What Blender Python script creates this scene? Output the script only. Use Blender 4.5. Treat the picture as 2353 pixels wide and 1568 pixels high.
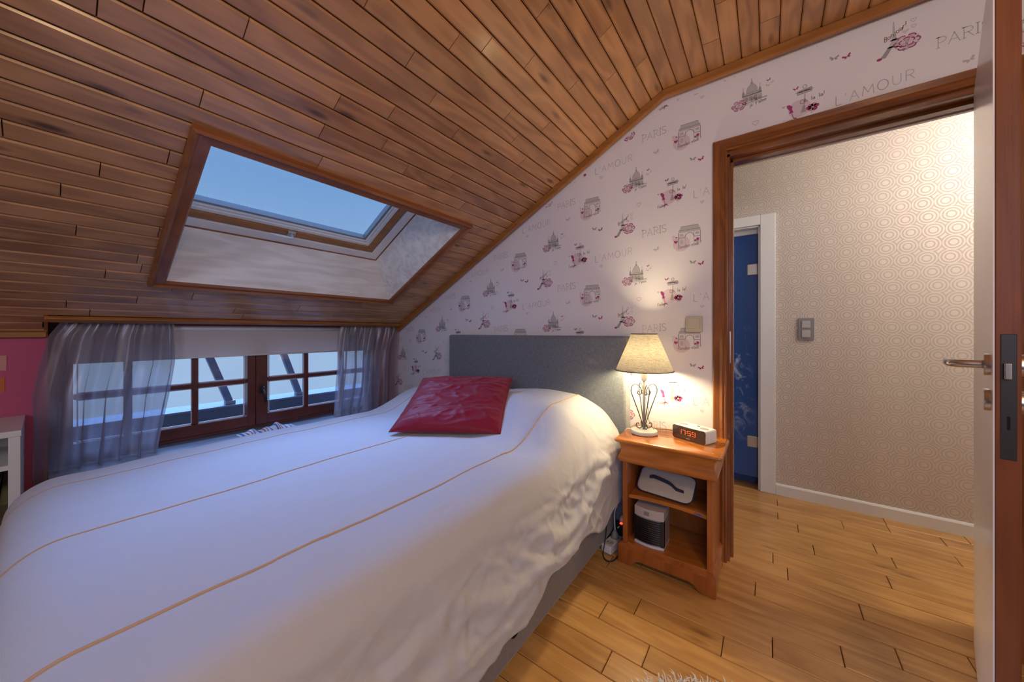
import bpy, math, random
from mathutils import Vector, noise
random.seed(7)
for o in list(bpy.data.objects): bpy.data.objects.remove(o)
SC = bpy.context.scene
COL = SC.collection
R = math.radians
# ------------------------------------------------------------------ camera
cam = bpy.data.cameras.new('camera'); camo = bpy.data.objects.new('camera', cam); COL.objects.link(camo)
cam.sensor_fit = 'HORIZONTAL'; cam.sensor_width = 36.0
cam.lens = 36.0 * 792.0 / 2353.0
cam.shift_y = -22.0 / 2353.0
cam.clip_start = 0.02
camo.location = (0, 0, 1.15)
camo.rotation_euler = (R(90), 0, R(36.6))
SC.camera = camo
# ------------------------------------------------------------------ sky
W = bpy.data.worlds.new('sky'); SC.world = W; W.use_nodes = True
wn = W.node_tree.nodes; wl = W.node_tree.links; wn.clear()
tc = wn.new('ShaderNodeTexCoord'); sx = wn.new('ShaderNodeSeparateXYZ'); rp = wn.new('ShaderNodeValToRGB')
bg = wn.new('ShaderNodeBackground'); wo = wn.new('ShaderNodeOutputWorld')
wl.new(tc.outputs['Generated'], sx.inputs[0]); wl.new(sx.outputs['Z'], rp.inputs[0])
e = rp.color_ramp.elements
e[0].position = 0.0; e[0].color = (.36, .52, .76, 1)
e[1].position = 0.34; e[1].color = (.195, .37, .67, 1)
wl.new(rp.outputs[0], bg.inputs[0]); bg.inputs[1].default_value = 0.84; wl.new(bg.outputs[0], wo.inputs[0])
# ------------------------------------------------------------------ daylight, fill lights and lamps
def light(name, kind, loc, energy, color, target=None, **kw):
    l = bpy.data.lights.new(name, kind); l.energy = energy; l.color = color
    for k, v in kw.items(): setattr(l, k, v)
    o = bpy.data.objects.new(name, l); COL.objects.link(o); o.location = loc
    if target is not None:
        o.rotation_euler = (Vector(target) - Vector(loc)).to_track_quat('-Z', 'Y').to_euler()
    return o
# bright overcast upper sky, falling in through the roof window
light('overcast_sun', 'SUN', (-3.5, 1.3, 4.0), 13.0, (.24, .45, 1.0), (-1.45, 0.85, .6), angle=R(64))
# added fill: cool panel behind the camera, warm lamp out of view beside it
light('cool_fill', 'AREA', (0.9, -2.2, 1.75), 27.0, (.62, .70, 1.0), (-.8, 1.2, 1.0), shape='RECTANGLE', size=1.3, size_y=1.0)
light('warm_fill', 'POINT', (0.80, .0, 1.95), 24.0, (1.0, .72, .40), shadow_soft_size=.14)
light('hall_lamp', 'POINT', (1.36, 2.52, 2.30), 24.0, (1.0, .92, .83), shadow_soft_size=.16)
SC.view_settings.view_transform = 'Standard'
SC.view_settings.look = 'None'
SC.view_settings.gamma = 1.0
SC.view_settings.use_curve_mapping = False
SC.view_settings.exposure = 0.30

# ================================================================== helpers
WLOC = {}
def meta(o, label=None, cat=None, group=None, kind=None):
    if label: o['label'] = label
    if cat: o['category'] = cat
    if group: o['group'] = group
    if kind: o['kind'] = kind
    return o
def wloc(o): return WLOC.get(o.name, Vector((0, 0, 0)))
def empty(name, loc, label=None, cat=None, group=None, rotz=0, kind=None, parent=None):
    o = bpy.data.objects.new(name, None); COL.objects.link(o)
    o.empty_display_size = .05
    loc = Vector(loc)
    if parent is not None:
        o.parent = parent; o.location = loc - wloc(parent)
    else: o.location = loc
    o.rotation_euler = (0, 0, rotz); WLOC[o.name] = loc
    return meta(o, label, cat, group, kind)
class MB:
    def __init__(s): s.v = []; s.f = []; s.m = []; s.mi = 0
    def add(s, vs, fs):
        b = len(s.v); s.v += [tuple(p) for p in vs]
        for f in fs: s.f.append([b + i for i in f]); s.m.append(s.mi)
        return s
    def box(s, x0, x1, y0, y1, z0, z1):
        vs = [(x, y, z) for z in (z0, z1) for y in (y0, y1) for x in (x0, x1)]
        return s.add(vs, [(0, 2, 3, 1), (4, 5, 7, 6), (0, 1, 5, 4), (2, 6, 7, 3), (0, 4, 6, 2), (1, 3, 7, 5)])
    def hexa(s, p):      # 8 points ordered like box()
        return s.add(p, [(0, 2, 3, 1), (4, 5, 7, 6), (0, 1, 5, 4), (2, 6, 7, 3), (0, 4, 6, 2), (1, 3, 7, 5)])
    def prism(s, poly, fn, a, b):   # 2-D outline swept from a to b, fn(u, v, t)
        n = len(poly)
        vs = [fn(u, v, a) for u, v in poly] + [fn(u, v, b) for u, v in poly]
        fs = [(i, (i + 1) % n, n + (i + 1) % n, n + i) for i in range(n)]
        fs += [tuple(range(n))[::-1], tuple(range(n, 2 * n))]
        return s.add(vs, fs)
    def rings(s, rings, cap=True, closed=True):
        n = len(rings[0]); vs = [p for r in rings for p in r]; fs = []
        for k in range(len(rings) - 1):
            for i in range(n if closed else n - 1):
                j = (i + 1) % n
                fs.append((k * n + i, k * n + j, (k + 1) * n + j, (k + 1) * n + i))
        if cap: fs += [tuple(range(n))[::-1], tuple(range((len(rings) - 1) * n, len(rings) * n))]
        return s.add(vs, fs)
    def lathe(s, prof, c, n=32, cap=True):
        rr = [[(c[0] + r * math.cos(2 * math.pi * i / n), c[1] + r * math.sin(2 * math.pi * i / n), c[2] + z) for i in range(n)] for r, z in prof]
        return s.rings(rr, cap)
    def tube(s, path, r, n=8, cap=True):
        path = [Vector(p) for p in path]; rr = []; prev = None
        for i, p in enumerate(path):
            t = (path[min(i + 1, len(path) - 1)] - path[max(i - 1, 0)])
            if t.length < 1e-9: t = Vector((0, 0, 1))
            t.normalize()
            if prev is None: a = t.orthogonal().normalized()
            else:
                a = prev - t * prev.dot(t)
                a = a.normalized() if a.length > 1e-6 else t.orthogonal().normalized()
            prev = a; b = t.cross(a)
            ri = r[i] if isinstance(r, (list, tuple)) else r
            rr.append([p + (a * math.cos(2 * math.pi * k / n) + b * math.sin(2 * math.pi * k / n)) * ri for k in range(n)])
        return s.rings(rr, cap)
    def grid(s, fn, nu, nv, flip=False):
        vs = [fn(i / nu, j / nv) for j in range(nv + 1) for i in range(nu + 1)]
        fs = []
        for j in range(nv):
            for i in range(nu):
                a = j * (nu + 1) + i; q = (a, a + 1, a + nu + 2, a + nu + 1)
                fs.append(q[::-1] if flip else q)
        return s.add(vs, fs)
    def build(s, name, mat, parent=None, smooth=False, bevel=0, seg=2, origin=None, local=False, label=None, cat=None, group=None, kind=None, auto=None):
        vs = [Vector(p) for p in s.v]
        if origin is None:
            if local: origin = Vector((0, 0, 0))
            else:
                lo = Vector((min(p[i] for p in vs) for i in range(3))); hi = Vector((max(p[i] for p in vs) for i in range(3)))
                origin = (lo + hi) / 2; origin.z = lo.z
        origin = Vector(origin)
        me = bpy.data.meshes.new(name); me.from_pydata([p - origin for p in vs], [], s.f)
        for mm in (mat if isinstance(mat, (list, tuple)) else [mat]): me.materials.append(mm)
        if isinstance(mat, (list, tuple)):
            me.polygons.foreach_set('material_index', s.m)
        if smooth: me.polygons.foreach_set('use_smooth', [True] * len(me.polygons))
        me.update()
        o = bpy.data.objects.new(name, me); COL.objects.link(o)
        if parent is not None:
            o.parent = parent; o.location = origin if local else origin - wloc(parent)
        else: o.location = origin
        WLOC[o.name] = origin if not local else (wloc(parent) if parent else origin)
        if bevel:
            b = o.modifiers.new('bevel', 'BEVEL'); b.width = bevel; b.segments = seg; b.limit_method = 'ANGLE'; b.angle_limit = R(35)
            if seg > 1: me.polygons.foreach_set('use_smooth', [True] * len(me.polygons)); b.harden_normals = True
        if auto is not None:
            me.polygons.foreach_set('use_smooth', [True] * len(me.polygons))
            try: me.set_sharp_from_angle(angle=R(auto))
            except Exception: pass
        return meta(o, label, cat, group, kind)
def B(x0, x1, y0, y1, z0, z1): return MB().box(x0, x1, y0, y1, z0, z1)
def rrect(w, h, r, n=6):        # rounded rectangle outline about 0
    pts = []
    for cx, cy, a0 in ((w / 2 - r, h / 2 - r, 0), (-w / 2 + r, h / 2 - r, 90), (-w / 2 + r, -h / 2 + r, 180), (w / 2 - r, -h / 2 + r, 270)):
        for k in range(n + 1):
            a = R(a0 + 90 * k / n); pts.append((cx + r * math.cos(a), cy + r * math.sin(a)))
    return pts
def ss(a, b, x):
    t = max(0., min(1., (x - a) / (b - a))); return t * t * (3 - 2 * t)
def lerp(a, b, t): return a + (b - a) * t
def pw(x, pts):                 # piecewise linear
    if x <= pts[0][0]: return pts[0][1]
    for (a, va), (b, vb) in zip(pts, pts[1:]):
        if x <= b: return va + (vb - va) * (x - a) / (b - a)
    return pts[-1][1]
def spline(P, n=8):             # Catmull-Rom through points
    P = [Vector(p) for p in P]; out = []
    Q = [P[0] * 2 - P[1]] + P + [P[-1] * 2 - P[-2]]
    for i in range(1, len(Q) - 2):
        a, b, c, d = Q[i - 1:i + 3]
        for k in range(n):
            t = k / n
            out.append(.5 * ((2 * b) + (c - a) * t + (2 * a - 5 * b + 4 * c - d) * t * t + (3 * b - a - 3 * c + d) * t ** 3))
    return out + [P[-1]]

# ------------------------------------------------------------------ materials
class NT:
    def __init__(s, name):
        s.m = bpy.data.materials.new(name); s.m.use_nodes = True; s.t = s.m.node_tree
        s.b = s.t.nodes['Principled BSDF']; s.out = s.t.nodes['Material Output']
    def put(s, sock, val):
        if isinstance(val, bpy.types.NodeSocket): s.t.links.new(val, sock)
        elif isinstance(val, tuple) and len(val) == 3 and sock.type == 'RGBA': sock.default_value = (*val, 1)
        else: sock.default_value = val
    def n(s, typ, ins=None, **attrs):
        nd = s.t.nodes.new('ShaderNode' + typ)
        for k, v in attrs.items(): setattr(nd, k, v)
        for k, v in (ins or {}).items(): s.put(nd.inputs[k], v)
        return nd
    def math(s, op, a, b=0., c=0.):
        return s.n('Math', {0: a, 1: b, 2: c}, operation=op).outputs[0]
    def mix(s, fac, a, b, mode='MIX'):
        nd = s.n('Mix', data_type='RGBA', blend_type=mode); s.put(nd.inputs[0], fac); s.put(nd.inputs[6], a); s.put(nd.inputs[7], b)
        return nd.outputs[2]
    def ramp(s, fac, stops, interp='LINEAR'):
        nd = s.n('ValToRGB', {0: fac}); cr = nd.color_ramp; cr.interpolation = interp
        while len(cr.elements) < len(stops): cr.elements.new(.5)
        for el, (p, c) in zip(cr.elements, stops):
            el.position = p; el.color = (*c, 1) if not isinstance(c, (int, float)) else (c, c, c, 1)
        return nd.outputs[0]
    def set(s, **kw):
        for k, v in kw.items(): s.put(s.b.inputs[k.replace('_', ' ')], v)
        return s
    def bump(s, h, strength=.3, dist=.002):
        s.put(s.b.inputs['Normal'], s.n('Bump', {'Height': h, 'Strength': strength, 'Distance': dist}).outputs[0]); return s
def plain(name, col, rough=.5, **kw):
    t = NT(name); t.set(Base_Color=col, Roughness=rough, **kw); return t.m
def wood(name, dark, light_, axis=1, rough=.35, var=.35, knots=1.0, scale=1.0, coat=0.0, bump=.12, spec=.5, grain=1.0):
    """varnished timber; grain runs along local axis (0 x, 1 y, 2 z)"""
    t = NT(name)
    co = t.n('TexCoord').outputs['Object']; rnd = t.n('ObjectInfo').outputs['Random']
    off = t.n('CombineXYZ', {0: t.math('MULTIPLY', rnd, 37.0), 1: t.math('MULTIPLY', rnd, 91.0), 2: t.math('MULTIPLY', rnd, 53.0)}).outputs[0]
    p = t.n('VectorMath', {0: co, 1: off}, operation='ADD').outputs[0]
    def stretched(along, across):
        v = [across * scale] * 3; v[axis] = along * scale
        return t.n('VectorMath', {0: p, 1: tuple(v)}, operation='MULTIPLY').outputs[0]
    warp = t.n('TexNoise', {'Vector': stretched(1.6, 9), 'Scale': 1.0, 'Detail': 2.0}).outputs[0]
    rings = t.math('SINE', t.math('MULTIPLY', warp, 34.0))
    fine = t.n('TexNoise', {'Vector': stretched(2.2, 130), 'Scale': 1.0, 'Detail': 3.0, 'Roughness': .6}).outputs[0]
    broad = t.n('TexNoise', {'Vector': stretched(2.0, 11), 'Scale': 1.0, 'Detail': 3.0}).outputs[0]
    g = t.math('MULTIPLY_ADD', rings, .10, .42)
    g = t.math('MULTIPLY_ADD', t.math('SUBTRACT', fine, .5), .34 * grain, g)
    g = t.math('MULTIPLY_ADD', t.math('SUBTRACT', broad, .5), .5 * grain, g)
    g = t.math('MULTIPLY_ADD', t.math('SUBTRACT', rnd, .5), var, g)
    col = t.ramp(g, [(0.0, dark), (.75, light_)])
    h = fine
    if knots:
        vo = t.n('TexVoronoi', {'Vector': stretched(4.2, 15), 'Scale': 1.0, 'Randomness': 1.0})
        keep = t.math('GREATER_THAN', t.n('SeparateColor', {0: vo.outputs['Color']}).outputs[0], .62)
        kn = t.n('MapRange', {'Value': vo.outputs['Distance'], 'From Min': .07, 'From Max': .24, 'To Min': knots, 'To Max': 0.0}).outputs[0]
        kn = t.math('MULTIPLY', kn, keep)
        col = t.mix(t.math('MULTIPLY', kn, .8), col, tuple(c * .28 for c in dark))
    t.set(Base_Color=col, Roughness=rough, Coat_Weight=coat, Coat_Roughness=.18, Specular_IOR_Level=spec)
    if bump: t.bump(t.math('ADD', t.math('MULTIPLY', broad, .9), t.math('MULTIPLY', fine, .3)), bump, .004)
    return t.m
def cloth(name, col, scale=500, strength=.25, rough=.9, sheen=.2, col2=None, soft=0.0):
    t = NT(name); co = t.n('TexCoord').outputs['Object']
    a = t.n('TexNoise', {'Vector': t.n('VectorMath', {0: co, 1: (scale, scale, scale * .12)}, operation='MULTIPLY').outputs[0], 'Scale': 1., 'Detail': 1.}).outputs[0]
    b = t.n('TexNoise', {'Vector': t.n('VectorMath', {0: co, 1: (scale * .12, scale * .12, scale)}, operation='MULTIPLY').outputs[0], 'Scale': 1., 'Detail': 1.}).outputs[0]
    w = t.math('MULTIPLY_ADD', t.math('ADD', a, b), .5, 0.)
    c = col if col2 is None else t.mix(t.n('MapRange', {'Value': w, 'From Min': .36, 'From Max': .62}).outputs[0], col, col2)
    t.set(Base_Color=c, Roughness=rough, Sheen_Weight=sheen, Specular_IOR_Level=.2)
    h = w
    if soft:
        h = t.math('ADD', t.math('MULTIPLY', w, .15), t.math('MULTIPLY', t.n('TexNoise', {'Vector': co, 'Scale': 14., 'Detail': 4.}).outputs[0], soft))
    t.bump(h, strength, .002 if not soft else .01); return t.m
M = {}
M['ceil'] = wood('ceiling_pine', (.19, .076, .034), (.69, .35, .145), 1, .40, .20, 1.0, coat=.5, grain=.62)
M['floor'] = wood('floor_pine', (.34, .145, .030), (.74, .41, .13), 0, .32, .22, .7, coat=.2)
M['trimY'] = wood('orange_trim', (.22, .075, .016), (.46, .19, .045), 1, .3, .1, 0)
M['trimX'] = wood('orange_trim_across', (.22, .075, .016), (.46, .19, .045), 0, .3, .1, 0)
M['skyY'] = wood('roof_window_trim', (.16, .05, .016), (.36, .13, .045), 1, .32, .1, 0)
M['skyX'] = wood('roof_window_trim_side', (.16, .05, .016), (.36, .13, .045), 0, .32, .1, 0)
M['casV'] = wood('door_casing', (.10, .028, .008), (.33, .115, .03), 2, .22, .1, 0, coat=.4)
M['casH'] = wood('door_casing_head', (.10, .028, .008), (.33, .115, .03), 0, .22, .1, 0, coat=.4)
M['doorwood'] = wood('door_edge_wood', (.12, .035, .012), (.27, .085, .032), 2, .35, .1, 0)
M['winY'] = wood('window_wood', (.07, .02, .016), (.17, .05, .035), 1, .35, .1, 0)
M['winZ'] = wood('window_wood_upright', (.07, .02, .016), (.17, .05, .035), 2, .35, .1, 0)
M['ns'] = wood('cherry_top', (.26, .075, .012), (.58, .20, .036), 0, .20, .1, 0, coat=.5)
M['nsv'] = wood('cherry_upright', (.20, .05, .010), (.46, .14, .028), 2, .26, .1, 0, coat=.3)
M['reveal'] = wood('pale_reveal_wood', (.55, .47, .38), (.90, .85, .78), 1, .5, .1, .3)
M['sash'] = plain('sash_paint', (.84, .80, .74), .22)
M['sashwood'] = wood('sash_wood', (.26, .10, .03), (.46, .20, .07), 1, .3, .1, 0)
def wallmat(name, col, rough=.75, bs=.12):
    t = NT(name); co = t.n('TexCoord').outputs['Object']
    a = t.n('TexNoise', {'Vector': co, 'Scale': 220., 'Detail': 2.}).outputs[0]
    t.set(Base_Color=col, Roughness=rough, Specular_IOR_Level=.35).bump(a, bs, .001); return t.m
M['paper'] = wallmat('pale_wallpaper', (.80, .77, .79), .6)
M['pink'] = wallmat('pink_paint', (.52, .105, .20), .7, .2)
M['plaster'] = wallmat('white_plaster', (.72, .70, .67))
M['white'] = plain('white_lacquer', (.78, .77, .75), .35)
M['doorwhite'] = plain('glossy_white_lacquer', (.80, .80, .82), .22, Specular_IOR_Level=.3)
M['sheet'] = cloth('white_cotton', (.52, .52, .545), 700, .5, .95, .25, soft=.35)
M['seam'] = plain('piping_shade_tan', (.54, .35, .21), .9)  # tan carries the brown shadow edge along the seams in its colour
M['head'] = cloth('grey_weave', (.13, .148, .18), 330, .5, .9, .3, (.21, .228, .255))
M['base'] = cloth('taupe_weave', (.17, .155, .145), 420, .4, .9, .3, (.22, .205, .195))
M['red'] = cloth('red_satin', (.21, .005, .016), 600, .2, .45, .12)
M['steel'] = plain('brushed_steel', (.62, .60, .57), .26, Metallic=1.0)
M['dsteel'] = plain('dark_lock_steel', (.085, .08, .08), .38, Metallic=.85)
M['black'] = plain('black_plastic', (.012, .012, .014), .35)
M['void'] = plain('black_shadow_gap', (.004, .004, .004), .9)
M['cream'] = plain('cream_plastic', (.58, .54, .42), .35)
M['greyplastic'] = plain('grey_plastic', (.24, .235, .24), .4)
M['greybtn'] = plain('light_grey_plastic', (.42, .41, .39), .35)
M['whiteplastic'] = plain('white_plastic', (.72, .71, .70), .3)
M['iron'] = plain('grey_washed_iron', (.24, .245, .23), .5, Metallic=.3)
M['darkiron'] = plain('dark_iron', (.10, .085, .075), .45, Metallic=.4)
M['navy'] = plain('navy_webbing', (.02, .022, .055), .8)
M['beige'] = cloth('beige_canvas', (.50, .46, .40), 500, .3, .9, .1)
def glassmat(name, tint, refl=.035, rough=.02):
    t = NT(name); t.t.nodes.remove(t.b)
    tr = t.n('BsdfTransparent', {0: tint}); gl = t.n('BsdfGlossy', {0: (1., 1., 1.), 'Roughness': rough})
    mx = t.n('MixShader', {0: refl, 1: tr.outputs[0], 2: gl.outputs[0]}); t.t.links.new(mx.outputs[0], t.out.inputs[0]); return t.m
M['glass'] = glassmat('window_glass', (.97, .985, 1.))
def sheer():
    t = NT('sheer_lilac_grey'); t.t.nodes.remove(t.b)
    d = t.n('BsdfDiffuse', {0: (.46, .42, .45)}); tl = t.n('BsdfTranslucent', {0: (.44, .42, .48)}); g = t.n('BsdfGlossy', {0: (.8, .78, .82), 'Roughness': .38})
    tr = t.n('BsdfTransparent', {0: (.92, .92, .97)})
    a = t.n('MixShader', {0: .45, 1: d.outputs[0], 2: tl.outputs[0]}); b = t.n('MixShader', {0: .2, 1: a.outputs[0], 2: g.outputs[0]})
    c = t.n('MixShader', {0: .34, 1: b.outputs[0], 2: tr.outputs[0]}); t.t.links.new(c.outputs[0], t.out.inputs[0]); return t.m
M['sheer'] = sheer()
def shade():
    t = NT('linen_lampshade'); co = t.n('TexCoord').outputs['Object']
    a = t.n('TexNoise', {'Vector': t.n('VectorMath', {0: co, 1: (500., 500., 40.)}, operation='MULTIPLY').outputs[0], 'Scale': 1., 'Detail': 1.}).outputs[0]
    b = t.n('TexNoise', {'Vector': t.n('VectorMath', {0: co, 1: (40., 40., 600.)}, operation='MULTIPLY').outputs[0], 'Scale': 1., 'Detail': 1.}).outputs[0]
    w = t.math('MULTIPLY', t.math('ADD', a, b), .5)
    c = t.ramp(w, [(.35, (.30, .265, .19)), (.65, (.62, .57, .45))])
    t.t.nodes.remove(t.b)
    d = t.n('BsdfDiffuse', {0: c}); tl = t.n('BsdfTranslucent', {0: t.mix(.45, c, (.25, .20, .12))})
    mx = t.n('MixShader', {0: .05, 1: d.outputs[0], 2: tl.outputs[0]}); t.t.links.new(mx.outputs[0], t.out.inputs[0]); return t.m
M['shade'] = shade()
def blindmat():
    t = NT('translucent_blind'); t.t.nodes.remove(t.b)
    d = t.n('BsdfDiffuse', {0: (.80, .76, .76)}); tl = t.n('BsdfTranslucent', {0: (.80, .76, .78)})
    mx = t.n('MixShader', {0: .38, 1: d.outputs[0], 2: tl.outputs[0]}); t.t.links.new(mx.outputs[0], t.out.inputs[0]); return t.m
M['blind'] = blindmat()
def emis(name, col, st):
    t = NT(name); t.set(Base_Color=(0., 0., 0.), Emission_Color=col, Emission_Strength=st); return t.m
M['bulb'] = emis('lit_bulb', (1.0, .80, .47), 340.)
M['led'] = emis('red_digits', (1.0, .11, .02), 1.5)
M['ledlamp'] = emis('red_switch_light', (1.0, .06, .03), 2.0)
def circles():
    """cream wallpaper with interlocking ring pattern: matte raised lines on a pearly ground"""
    t = NT('ring_pattern_wallpaper'); co = t.n('TexCoord').outputs['Object']; s = t.n('SeparateXYZ', {0: co})
    x, z = s.outputs[0], s.outputs[2]; a = .081; b = .0885; best = None
    base = t.math('FLOOR', t.math('DIVIDE', z, a))
    for k in (-1, 0, 1):
        row = t.math('ADD', base, float(k))
        o = t.math('MULTIPLY', t.math('SINE', t.math('MULTIPLY', row, math.pi / 2)), .017)
        o = t.math('ADD', o, t.math('MULTIPLY', row, -.004))
        xx = t.math('SUBTRACT', x, o)
        dx = t.math('SUBTRACT', t.math('MULTIPLY', t.math('FRACT', t.math('DIVIDE', xx, b)), b), b / 2)
        dz = t.math('SUBTRACT', z, t.math('MULTIPLY', t.math('ADD', row, .5), a))
        d = t.math('SQRT', t.math('ADD', t.math('MULTIPLY', dx, dx), t.math('MULTIPLY', dz, dz)))
        best = d if best is None else t.math('MINIMUM', best, d)
    line = None
    for r in (.018, .033, .0465):
        q = t.math('LESS_THAN', t.math('ABSOLUTE', t.math('SUBTRACT', best, r)), .0034)
        line = q if line is None else t.math('MAXIMUM', line, q)
    col = t.mix(line, (.68, .60, .53), (.545, .475, .415))
    t.set(Base_Color=col, Roughness=t.n('MapRange', {'Value': line, 'To Min': .55, 'To Max': .9}).outputs[0],
          Specular_IOR_Level=t.n('MapRange', {'Value': line, 'To Min': .55, 'To Max': .05}).outputs[0],
          Metallic=t.n('MapRange', {'Value': line, 'To Min': .27, 'To Max': 0.}).outputs[0])
    t.bump(line, .35, .0012); return t.m
M['rings'] = circles()
def blueglass():
    t = NT('blue_splash_glass'); co = t.n('TexCoord').outputs['Object']; s = t.n('SeparateXYZ', {0: co})
    w = t.n('TexNoise', {'Vector': co, 'Scale': 7., 'Detail': 6., 'Roughness': .65, 'Distortion': 1.6}).outputs[0]
    band = t.math('ABSOLUTE', t.math('SUBTRACT', s.outputs[0], t.math('MULTIPLY_ADD', s.outputs[2], -.05, .70)))
    near = t.n('MapRange', {'Value': band, 'From Min': .02, 'From Max': .10, 'To Min': 1., 'To Max': 0.}).outputs[0]
    zz = t.math('MULTIPLY', t.n('MapRange', {'Value': s.outputs[2], 'From Min': .25, 'From Max': .55}).outputs[0], t.n('MapRange', {'Value': s.outputs[2], 'From Min': 1.05, 'From Max': 1.35, 'To Min': 1., 'To Max': 0.}).outputs[0])
    m = t.math('MULTIPLY', t.math('MULTIPLY', near, zz), t.n('MapRange', {'Value': w, 'From Min': .53, 'From Max': .72}).outputs[0])
    t.set(Base_Color=t.mix(m, (.030, .10, .34), (.60, .70, .90)), Roughness=.12, Specular_IOR_Level=.5); return t.m
M['blue'] = blueglass()
def plaid():
    t = NT('plaid_cotton'); co = t.n('TexCoord').outputs['Object']; s = t.n('SeparateXYZ', {0: co})
    v = t.math('FRACT', t.math('MULTIPLY', s.outputs[1], 11.0))
    c = t.ramp(v, [(0., (.72, .72, .74)), (.18, (.10, .14, .30)), (.30, (.68, .66, .68)), (.42, (.42, .12, .08)), (.5, (.72, .70, .70)), (.62, (.42, .12, .08)), (.68, (.74, .74, .76)), (.85, (.12, .16, .32)), (.93, (.72, .72, .74))], 'CONSTANT')
    t.set(Base_Color=c, Roughness=.9); return t.m
M['plaid'] = plaid()

# ================================================================== the room
WX = -2.952; WY = 2.03; TH = R(27.96); CT, ST = math.cos(TH), math.sin(TH); ZW = 1.137; ZC = 2.462; SK = 2.826
def P(s, y, d=0.0): return (WX + s * CT + d * ST, y, ZW + s * ST - d * CT)   # on the sloped ceiling; d > 0 into the room
def slab(mb, s0, s1, y0, y1, d0, d1):
    return mb.hexa([P(s, y, d) for d in (d0, d1) for y in (y0, y1) for s in (s0, s1)])
YB = -2.6; XR = 2.2
# floor
fl = B(-3.1, XR, YB, 3.3, -.12, -.014).build('floor', plain('dark_subfloor', (.035, .018, .008), .8), kind='structure')
PIT = .1036; Y0 = 1.213
def fboard(x0, x1, y0, y1):
    g = .0013; m = MB(); c = .002
    x0 += g; x1 -= g; y0 += g; y1 -= g
    m.rings([[(x0, y0, -.013), (x1, y0, -.013), (x1, y1, -.013), (x0, y1, -.013)],
             [(x0, y0, -c), (x1, y0, -c), (x1, y1, -c), (x0, y1, -c)],
             [(x0 + c, y0 + c, 0), (x1 - c, y0 + c, 0), (x1 - c, y1 - c, 0), (x0 + c, y1 - c, 0)]])
    m.build('floor_board', M['floor'], fl)
FJ = {17: [.567, .881], 16: [.05, .563, .77], 15: [.356, .05 + .9], 14: [.049, .765], 13: [.140, .454], 12: [.502], 11: [.193], 10: [.446], 9: [.02, .9],
      7: [.307, 1.1], 6: [-.046], 5: [.369, -.5], 4: [.212, 1.0], 3: [.013, -.75], 2: [-.134, -.438], 1: [-.547, .52], 0: [-.348, .75], -1: [-.451, .2, 1.0], -2: [-.12, .6]}
for k in range(-15, 18):
    ya = Y0 + k * PIT; yb = ya + PIT
    if k == 17: yb = 3.075
    js = FJ.get(k)
    if js is None:
        js = [-.5 + random.uniform(-.3, .3)]; 
        while js[-1] < 1.6: js.append(js[-1] + random.uniform(.55, 1.0))
    else:
        js = sorted(js)
        while js[-1] < 1.6: js.append(js[-1] + random.uniform(.6, 1.1))
        while js[0] > -.6 and k < 8: js.insert(0, js[0] - random.uniform(.6, .9))
    js = [-1.15] + [j for j in js if -1.0 < j < 1.75] + [1.9]
    if k >= 17 - 9 and k != 8: pass
    for a, b in zip(js, js[1:]): fboard(a, b, ya, yb)
# headboard wall with door opening
DX0, DX1, DZ = -.165, .672, 2.035
wb = empty('wall_back', (0, WY, 0), kind='structure')
m = MB(); m.box(-3.1, DX0, WY, WY + .12, -.012, 2.75); m.box(DX0, DX1, WY, WY + .12, DZ, 2.75); m.box(DX1, XR, WY, WY + .12, -.012, 2.75)
m.build('wall_surface', M['paper'], wb)
# window wall
wlft = empty('wall_left', (WX, 0, 0), kind='structure')
m = MB(); m.box(-3.1, WX, YB, 0.0, -.012, 1.32); m.box(-3.1, WX, 1.83, WY, -.012, 1.32); m.box(-3.1, WX, 0, 1.83, -.012, .44); m.box(-3.1, WX, 0, 1.83, 1.165, 1.32)
m.build('wall_surface', M['pink'], wlft)
B(XR, XR + .1, YB, WY, -.012, 2.6).build('wall_right', M['plaster'], kind='structure')
B(-3.1, XR, YB - .1, YB, -.012, 2.75).build('wall_front', M['plaster'], kind='structure')
# sloped ceiling: roof slab with hole, then every board
SO0, SO1, YO0, YO1 = .575, 1.49, .355, 1.635
SCUT = .172
cs = empty('ceiling_slope', (WX, 0, ZW), kind='structure')
m = MB(); D0, D1 = -.016, -.30
slab(m, -.2, SK + .3, YB, .24, D0, D1); slab(m, SCUT, SK + .3, 1.665, WY + .12, D0, D1); slab(m, SCUT, SO0 - .02, .24, 1.665, D0, D1); slab(m, 1.73, SK + .3, .24, 1.665, D0, D1)
m.build('roof_slab', plain('roof_dark', (.03, .016, .01), .9), cs)
RP = .0713; STOP = 2.8283
CJ = {1: [1.4], 3: [1.1], 4: [1.48], 5: [1.2], 7: [.89, 1.54], 8: [.59, 1.3], 9: [.79, 1.44], 11: [1.14], 12: [.35, .84], 13: [.15, .65], 14: [.89, 1.29], 15: [.65, 1.05], 16: [.3, 1.5], 17: [.7], 20: [.26], 21: [-.08],
      0: [.5, 1.7], 2: [.45, 1.62], 6: [.2, 1.0], 10: [.05, .95, 1.6], 18: [-.2, 1.3]}
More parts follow.
